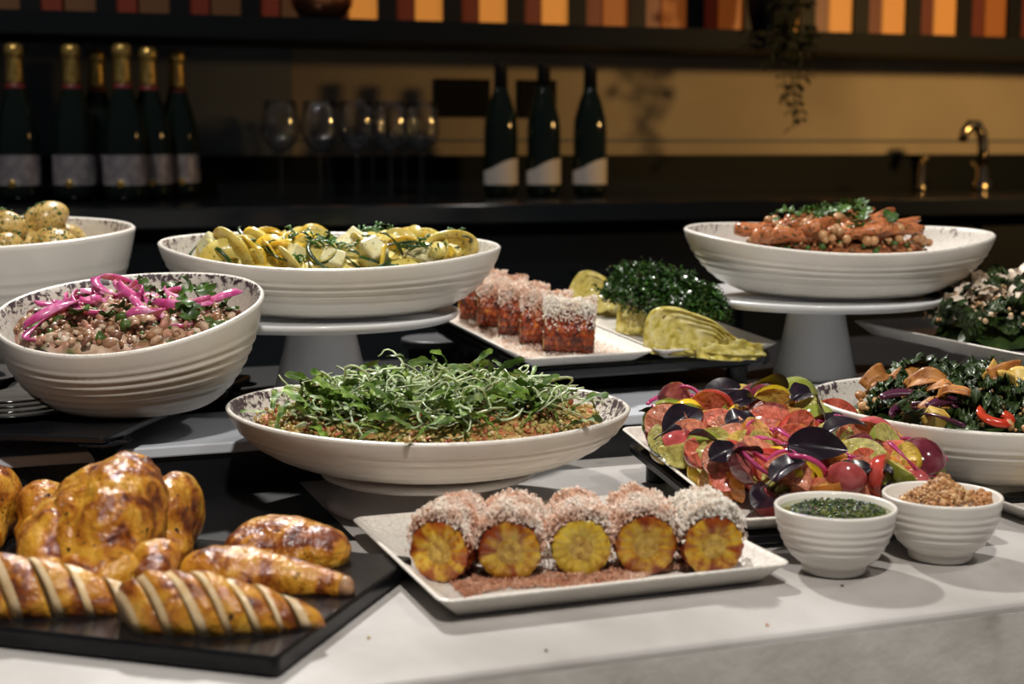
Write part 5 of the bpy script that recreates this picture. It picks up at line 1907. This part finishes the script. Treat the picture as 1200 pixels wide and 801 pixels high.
# crispy shredded kale over the cabbage
p0, p1 = P(726, 322, 0.184), P(838, 350, 0.1665)
mb = MB()
rk = random.Random(5)
for i in range(2300):
    t_ = rk.random()
    c = p0.lerp(p1, t_)
    wd = 0.031 * (0.5 + 0.9 * math.sin(math.pi * min(1, 0.12 + 0.85 * t_)))
    a, q = rk.uniform(0, 6.283), math.sqrt(rk.random())
    wd *= rk.uniform(0.8, 1.25)
    hgt = 0.044 * math.sin(math.pi * min(1, 0.2 + 0.65 * t_)) * (1 - q * q) ** 0.5
    pos = Vector((c.x + wd * q * math.cos(a), c.y + 0.9 * wd * q * math.sin(a), c.z - 0.004 + rk.uniform(-0.5, 0.8) * hgt - 0.020 * q * q))
    E = Euler((rk.uniform(0, 6.3), rk.uniform(0, 6.3), rk.uniform(0, 6.3))).to_matrix().to_4x4()
    L_ = rk.uniform(0.010, 0.022)
    f, am, ph = rk.uniform(2.5, 5), rk.uniform(0.0015, 0.003), rk.uniform(0, 6)
    vs, fs = [], []
    n = 9
    for k in range(n):
        u = k / (n - 1)
        x = L_ * (u - 0.5)
        cy, cz = am * math.sin(f * 6.28 * u * 0.5 + ph), am * math.cos(f * 6.28 * u * 0.6)
        w_ = 0.0009 + 0.0016 * abs(math.sin(f * 3.1 * u + ph))
        vs += [(x, cy - w_, cz), (x, cy + w_, cz + am * math.sin(ph + k * 2.4) * 0.9)]
    for k in range(n - 1):
        fs.append((2 * k, 2 * k + 2, 2 * k + 3, 2 * k + 1))
    mb.add(vs, fs, Matrix.Translation(pos) @ E)
o = ob('crispy_kale', mb.me('crispy_kale', F_fried))
stuff(o, 'tangle of crisp fried dark green kale shreds over the cabbage wedges', 'kale')

# ------------------------------------------------------------------ dips
o = ob('herb_sauce', MB().lathe([(0.0482, 0.0518), (0.0460, 0.0526), (0.030, 0.0529), (0, 0.0530)], 64).me('herb_sauce', F_oil), None, B1)
tag(o, 'green herb oil sauce filling the small bowl', 'sauce')
pl_ = []
for i in range(900):
    a, q = U(0, 6.283), math.sqrt(U(0, 1)) * 0.039
    pl_.append((q * math.cos(a) + 0.002, q * math.sin(a) - 0.003, 0.0532 + U(-0.0006, 0.0008), U(0.0008, 0.0024), rn.choice([(0.006, 0.022, 0.003), (0.018, 0.045, 0.005), (0.04, 0.065, 0.008), (0.10, 0.12, 0.02)])))
o = chunks('herb_bits', pl_, mat('wet_herb', rough=0.08, attr='tint', coat=0.7, coat_rough=0.04))
o.matrix_world = B1
stuff(o, 'chopped wet herbs floating in the green sauce', 'herbs')
o = ob('white_dip', MB().lathe([(0.0455, 0.0435), (0.040, 0.0455), (0.02, 0.048), (0, 0.049)], 48).me('white_dip', F_dip), None, B2)
tag(o, 'white creamy dip under the crumbs in the small bowl', 'dip')
pl_ = []
for i in range(2400):
    a, q = U(0, 6.283), abs(rn.gauss(0, 0.5))
    if q > 1:
        continue
    hgt = 0.049 + 0.026 * (1 - q) ** 1.3
    pl_.append((0.041 * q * math.cos(a), 0.041 * q * math.sin(a), hgt - U(0, 0.004), U(0.0008, 0.0022) if i % 20 else 0.0042, rn.choice([(0.42, 0.20, 0.07), (0.52, 0.28, 0.11), (0.34, 0.15, 0.05), (0.60, 0.38, 0.18)])))
for i in range(60):
    a = U(-0.6, 0.4)
    pl_.append(((0.030 + U(0, 0.012)) * math.cos(a), 0.036 * math.sin(a), 0.051 + U(0, 0.006), U(0.002, 0.004), (0.42, 0.20, 0.07)))
o = chunks('toasted_crumbs', pl_, F_lump)
o.matrix_world = B2
stuff(o, 'heap of toasted brown crumbs on the dip bowl', 'crumbs')
# sauce plate
nn = 40
vs = [(0, 0, 0.0078)] + [((0.075 + 0.006 * math.sin(5 * k * 6.283 / nn)) * math.cos(k * 6.283 / nn), 0.045 * math.sin(k * 6.283 / nn), 0.0062) for k in range(nn)]
o = ob('yellow_sauce', mesh('yellow_sauce', vs, [(0, 1 + k, 1 + (k + 1) % nn) for k in range(nn)], F_osauce), None, SP_M)
tag(o, 'pool of yellow sauce on the small plate', 'sauce')
fr_me = lumpy((0.036, 0.028, 0.024), 7, 2.2, 0.25, 24, 16).me('squash_fritter', food('squash_fritter', [(0.3, (0.42, 0.34, 0.05)), (0.7, (0.66, 0.56, 0.16))], 0.4, 60, flecks=((0.05, 0.13, 0.015), 150, 0.58)))
for x, y in ((0.0, 0.01), (0.055, -0.02)):
    place('squash_fritter', fr_me, SP_M @ T(x, y, 0.028, x * 30), 'herb flecked yellow fritter in the pool of sauce', 'fritter', 'fritters on the sauce plate')
for i in range(8):
    place('herb_leaf', par_me[i % 5], SP_M @ T(U(-0.02, 0.06), U(-0.02, 0.03), 0.050 + U(0, 0.004), U(0, 6), U(-0.4, 0.4), U(-0.5, 0.2), 0.7), 'green herb leaf on the fritters', 'herb leaf', 'herb leaves on the fritters')

# ------------------------------------------------------------------ roast chicken
def fuse(name, shapes, voxel, m, smooth=8, wr=0.0016, wf=70, seed=0.0, floor=True):
    """one continuous skin over several ellipsoids and tubes"""
    mb = MB()
    for s_ in shapes:
        if s_[0] == 'e':
            mb.ball(s_[2], 24, 16, Matrix.Translation(s_[1]) @ Euler(s_[3] if len(s_) > 3 else (0, 0, 0)).to_matrix().to_4x4())
        else:
            mb.tube(s_[1], s_[2], 16)
    o = ob('tmp', mb.me('tmp', m))
    md = o.modifiers.new('r', 'REMESH')
    md.mode = 'VOXEL'
    md.voxel_size = voxel
    sm = o.modifiers.new('s', 'SMOOTH')
    sm.factor = 0.5
    sm.iterations = smooth
    dg = bpy.context.evaluated_depsgraph_get()
    me = bpy.data.meshes.new_from_object(o.evaluated_get(dg))
    bpy.data.objects.remove(o)
    me.name = name
    nv = len(me.vertices)
    nrm = [v.normal.copy() for v in me.vertices]
    for v, n_ in zip(me.vertices, nrm):
        c = v.co
        d = wr * (nz(c, wf, seed) + 0.6 * nz(c, wf * 2.3, seed + 3) + 1.6 * nz(c, wf * 0.35, seed + 7))
        v.co = c + n_ * d
        if floor and v.co.z < 0.0003:
            v.co.z = 0.0003
    me.polygons.foreach_set('use_smooth', [True] * len(me.polygons))
    me.materials.clear()
    me.materials.append(m)
    me.update()
    return me


BT = 0.0158


def pt(px, py, y):
    return PY(px, py, y)


c0_ = pt(128, 620, 1.20)
org = Vector((c0_.x, 1.20, BT))


def lc(px, py, y):
    return PY(px, py, y) - org


body = fuse('carcass', [
    ('e', lc(118, 618, 1.20), (0.048, 0.078, 0.047), (R(12), 0, R(6))),
    ('e', lc(142, 606, 1.19), (0.036, 0.074, 0.046), (R(14), 0, R(2))),
    ('e', lc(120, 668, 1.125), (0.036, 0.030, 0.020)),
    ('e', lc(118, 650, 1.25), (0.060, 0.075, 0.030)),
], 0.0028, F_roast, 20, 0.0022, 95, 1.0)
lleg = fuse('leg', [
    ('e', lc(66, 646, 1.17), (0.031, 0.048, 0.033), (0, 0, R(8))),
    ('e', lc(80, 612, 1.18), (0.028, 0.040, 0.022), (0, R(20), 0)),
    ('t', [lc(60, 640, 1.20), lc(45, 622, 1.27), lc(48, 598, 1.30)], [0.024, 0.020, 0.014]),
    ('e', lc(50, 590, 1.28), (0.022, 0.028, 0.022)),
], 0.0028, F_roast, 6, 0.0014, 70, 2.0)
rleg = fuse('leg', [
    ('e', lc(207, 602, 1.25), (0.0205, 0.046, 0.036), (R(-5), 0, R(-6))),
    ('t', [lc(205, 590, 1.24), lc(195, 580, 1.29), lc(182, 572, 1.32)], [0.022, 0.015, 0.011]),
    ('e', lc(203, 640, 1.22), (0.018, 0.030, 0.018)),
], 0.0028, F_roast, 6, 0.0012, 70, 3.0)
rwing = fuse('wing', [
    ('t', [lc(158, 668, 1.13), lc(178, 656, 1.125), lc(196, 648, 1.14)], [0.011, 0.0155, 0.0135]),
    ('t', [lc(196, 648, 1.14), lc(186, 668, 1.11), lc(165, 678, 1.10)], [0.013, 0.0125, 0.009]),
], 0.0024, F_roast, 5, 0.0012, 80, 4.0)
lwing = fuse('wing', [
    ('t', [lc(86, 676, 1.13), lc(62, 672, 1.12), lc(40, 662, 1.14)], [0.010, 0.0145, 0.012]),
    ('t', [lc(40, 662, 1.14), lc(60, 684, 1.10), lc(84, 688, 1.10)], [0.012, 0.011, 0.008]),
], 0.0024, F_roast, 5, 0.0012, 80, 5.0)


def chicken(M, label, group):
    r = root('roast_chicken', label, 'chicken', M, group)
    for n_, m_ in (('carcass', body), ('leg', lleg), ('leg', rleg), ('wing', rwing), ('wing', lwing)):
        ob(n_, m_, r)
    return r


chicken(T(*org), 'whole glazed roast chicken on the black board, breast up', 'whole roast chickens')
chicken(T(org.x - 0.168, org.y + 0.03, org.z), 'whole roast chicken mostly out of view beyond the other whole chicken', 'whole roast chickens')

th = pt(338, 640, 1.22)
oth = Vector((th.x, 1.22, BT))
me_ = fuse('chicken_thigh', [
    ('e', pt(338, 641, 1.22) - oth, (0.050, 0.034, 0.0265), (0, R(6), R(-8))),
    ('e', pt(375, 645, 1.21) - oth, (0.026, 0.026, 0.022)),
    ('e', pt(300, 646, 1.21) - oth, (0.028, 0.026, 0.022)),
], 0.0025, F_roast, 8, 0.0012, 70, 6.0)
o = ob('chicken_breast', me_, None, T(*oth))
tag(o, 'plump roast chicken breast, uncut, behind the drumstick on the board', 'chicken')
dr = pt(300, 675, 1.135)
odr = Vector((dr.x, 1.135, BT))
drr = root('roast_drumstick', 'roast chicken leg with bone end pointing away from the whole chicken', 'chicken', T(*odr))
me_ = fuse('thigh', [
    ('e', pt(285, 672, 1.14) - odr, (0.046, 0.030, 0.0215), (0, R(8), R(4))),
    ('e', pt(248, 672, 1.14) - odr, (0.026, 0.024, 0.019)),
    ('t', [pt(290, 672, 1.135) - odr, pt(345, 678, 1.13) - odr, pt(385, 684, 1.125) - odr, pt(403, 688, 1.12) - odr], [0.020, 0.0165, 0.0115, 0.0105]),
], 0.0024, F_roast, 6, 0.0012, 80, 7.0)
ob('meat', me_, drr)
b_ = pt(405, 688, 1.12) - odr
ob('bone_end', MB().ball((0.0075, 0.009, 0.009), 14, 10, Matrix.Translation(b_)).me('bone_end', food('bone', [(0.3, (0.10, 0.035, 0.02)), (0.7, (0.42, 0.24, 0.12))], 0.5, 60)), drr)


ORD = ['first', 'second', 'third', 'fourth', 'fifth', 'sixth', 'seventh']


def sliced(cx, cy, L, wid, hgt, n, az, label, group, seed, flip=1):
    """carved breast: n slices, skin on top, pale meat on the cuts"""
    rr = random.Random(seed)
    Mb = T(cx, cy, BT, az)

    def wprof(s):
        return (math.sin(math.pi * min(1, max(0, 0.10 + 0.84 * s ** 0.8))) ** 0.55) * (1 - 0.35 * s ** 3)
    gap = 0.0022
    cuts = [0.0] + [(k + rr.uniform(-0.18, 0.18)) / n for k in range(1, n)] + [1.0]
    for k in range(n):
        s0, s1 = cuts[k], cuts[k + 1]
        vs, fs, mi = [], [], []
        na = 22
        xs = 8
        yaw = R(32) * flip
        mw = rr.choice((2, 2, 3, 3, 4))
        for i in range(xs + 1):
            s = s0 + (s1 - s0) * i / xs
            w = wprof(s)
            puff = (1.0 + 0.02 * math.sin(math.pi * i / xs)) * (1.0 if i > mw else 0.95 + 0.02 * i / mw)
            for j in range(na):
                a = 2 * math.pi * j / na
                y = wid * w * math.cos(a) * puff
                z = hgt * w * (max(0, math.sin(a)) ** 0.8) * puff if math.sin(a) > 0 else 0.0
                if math.sin(a) > 0:
                    z *= 1 + 0.05 * nz((s * 8, a * 2, seed), 1)
                x = L * (s - 0.5) - math.tan(yaw) * y * 0.9 - 0.35 * z
                vs.append((x - L * ((s0 + s1) / 2 - 0.5), y, z))
        for i in range(xs):
            for j in range(na):
                j2 = (j + 1) % na
                fs.append((i * na + j, i * na + j2, (i + 1) * na + j2, (i + 1) * na + j))
                mi.append(1 if i < mw else 0)
        fs.append(tuple(range(na - 1, -1, -1)))
        mi.append(1)
        fs.append(tuple(range(xs * na, xs * na + na)))
        mi.append(1)
        me = mesh('breast_slice', vs, fs, [F_roast, F_meat], True, mi)
        for p_ in list(me.polygons)[-2:]:
            p_.use_smooth = False
        xx = (L + gap * n) * ((s0 + s1) / 2 - 0.5)
        place('breast_slice', me, Mb @ T(xx, rr.uniform(-0.002, 0.002), 0.0003, rr.uniform(-0.06, 0.06), 0, rr.uniform(0.02, 0.08)), label % ORD[n - 1 - k], 'chicken slice', group)


sA = P(262, 735, BT)
sliced(sA.x, sA.y + 0.004, 0.125, 0.027, 0.041, 7, R(4), 'carved chicken breast slice, %s from the pointed end of the breast by the board edge', 'slices of the carved breast at the board edge', 3)
sB = P(80, 715, BT)
sliced(sB.x - 0.018, sB.y + 0.004, 0.150, 0.027, 0.041, 6, R(3), 'carved chicken breast slice, %s from the end of the breast lying against the whole chicken', 'slices of the carved breast by the whole chicken', 4)

# crumbs on the counter
for i, (px, py, c) in enumerate(((899, 733, (0.5, 0.2, 0.05)), (987, 687, (0.03, 0.03, 0.03)), (432, 748, (0.5, 0.3, 0.05)), (640, 763, (0.2, 0.15, 0.1)))):
    p = P(px, py, 0)
    o = ob('crumb', lumpy((0.0014, 0.0012, 0.001), i, 2, 0.2, 8, 6).me('crumb', mat('crumb_%d' % i, c, 0.6)), None, T(p.x, p.y, 0.0010))
    tag(o, ['orange crumb on the counter before the corn plate', 'dark crumb on the counter by the green sauce bowl', 'yellow crumb between the board and the corn plate', 'tiny brown crumb at the counter front edge'][i], 'crumb')
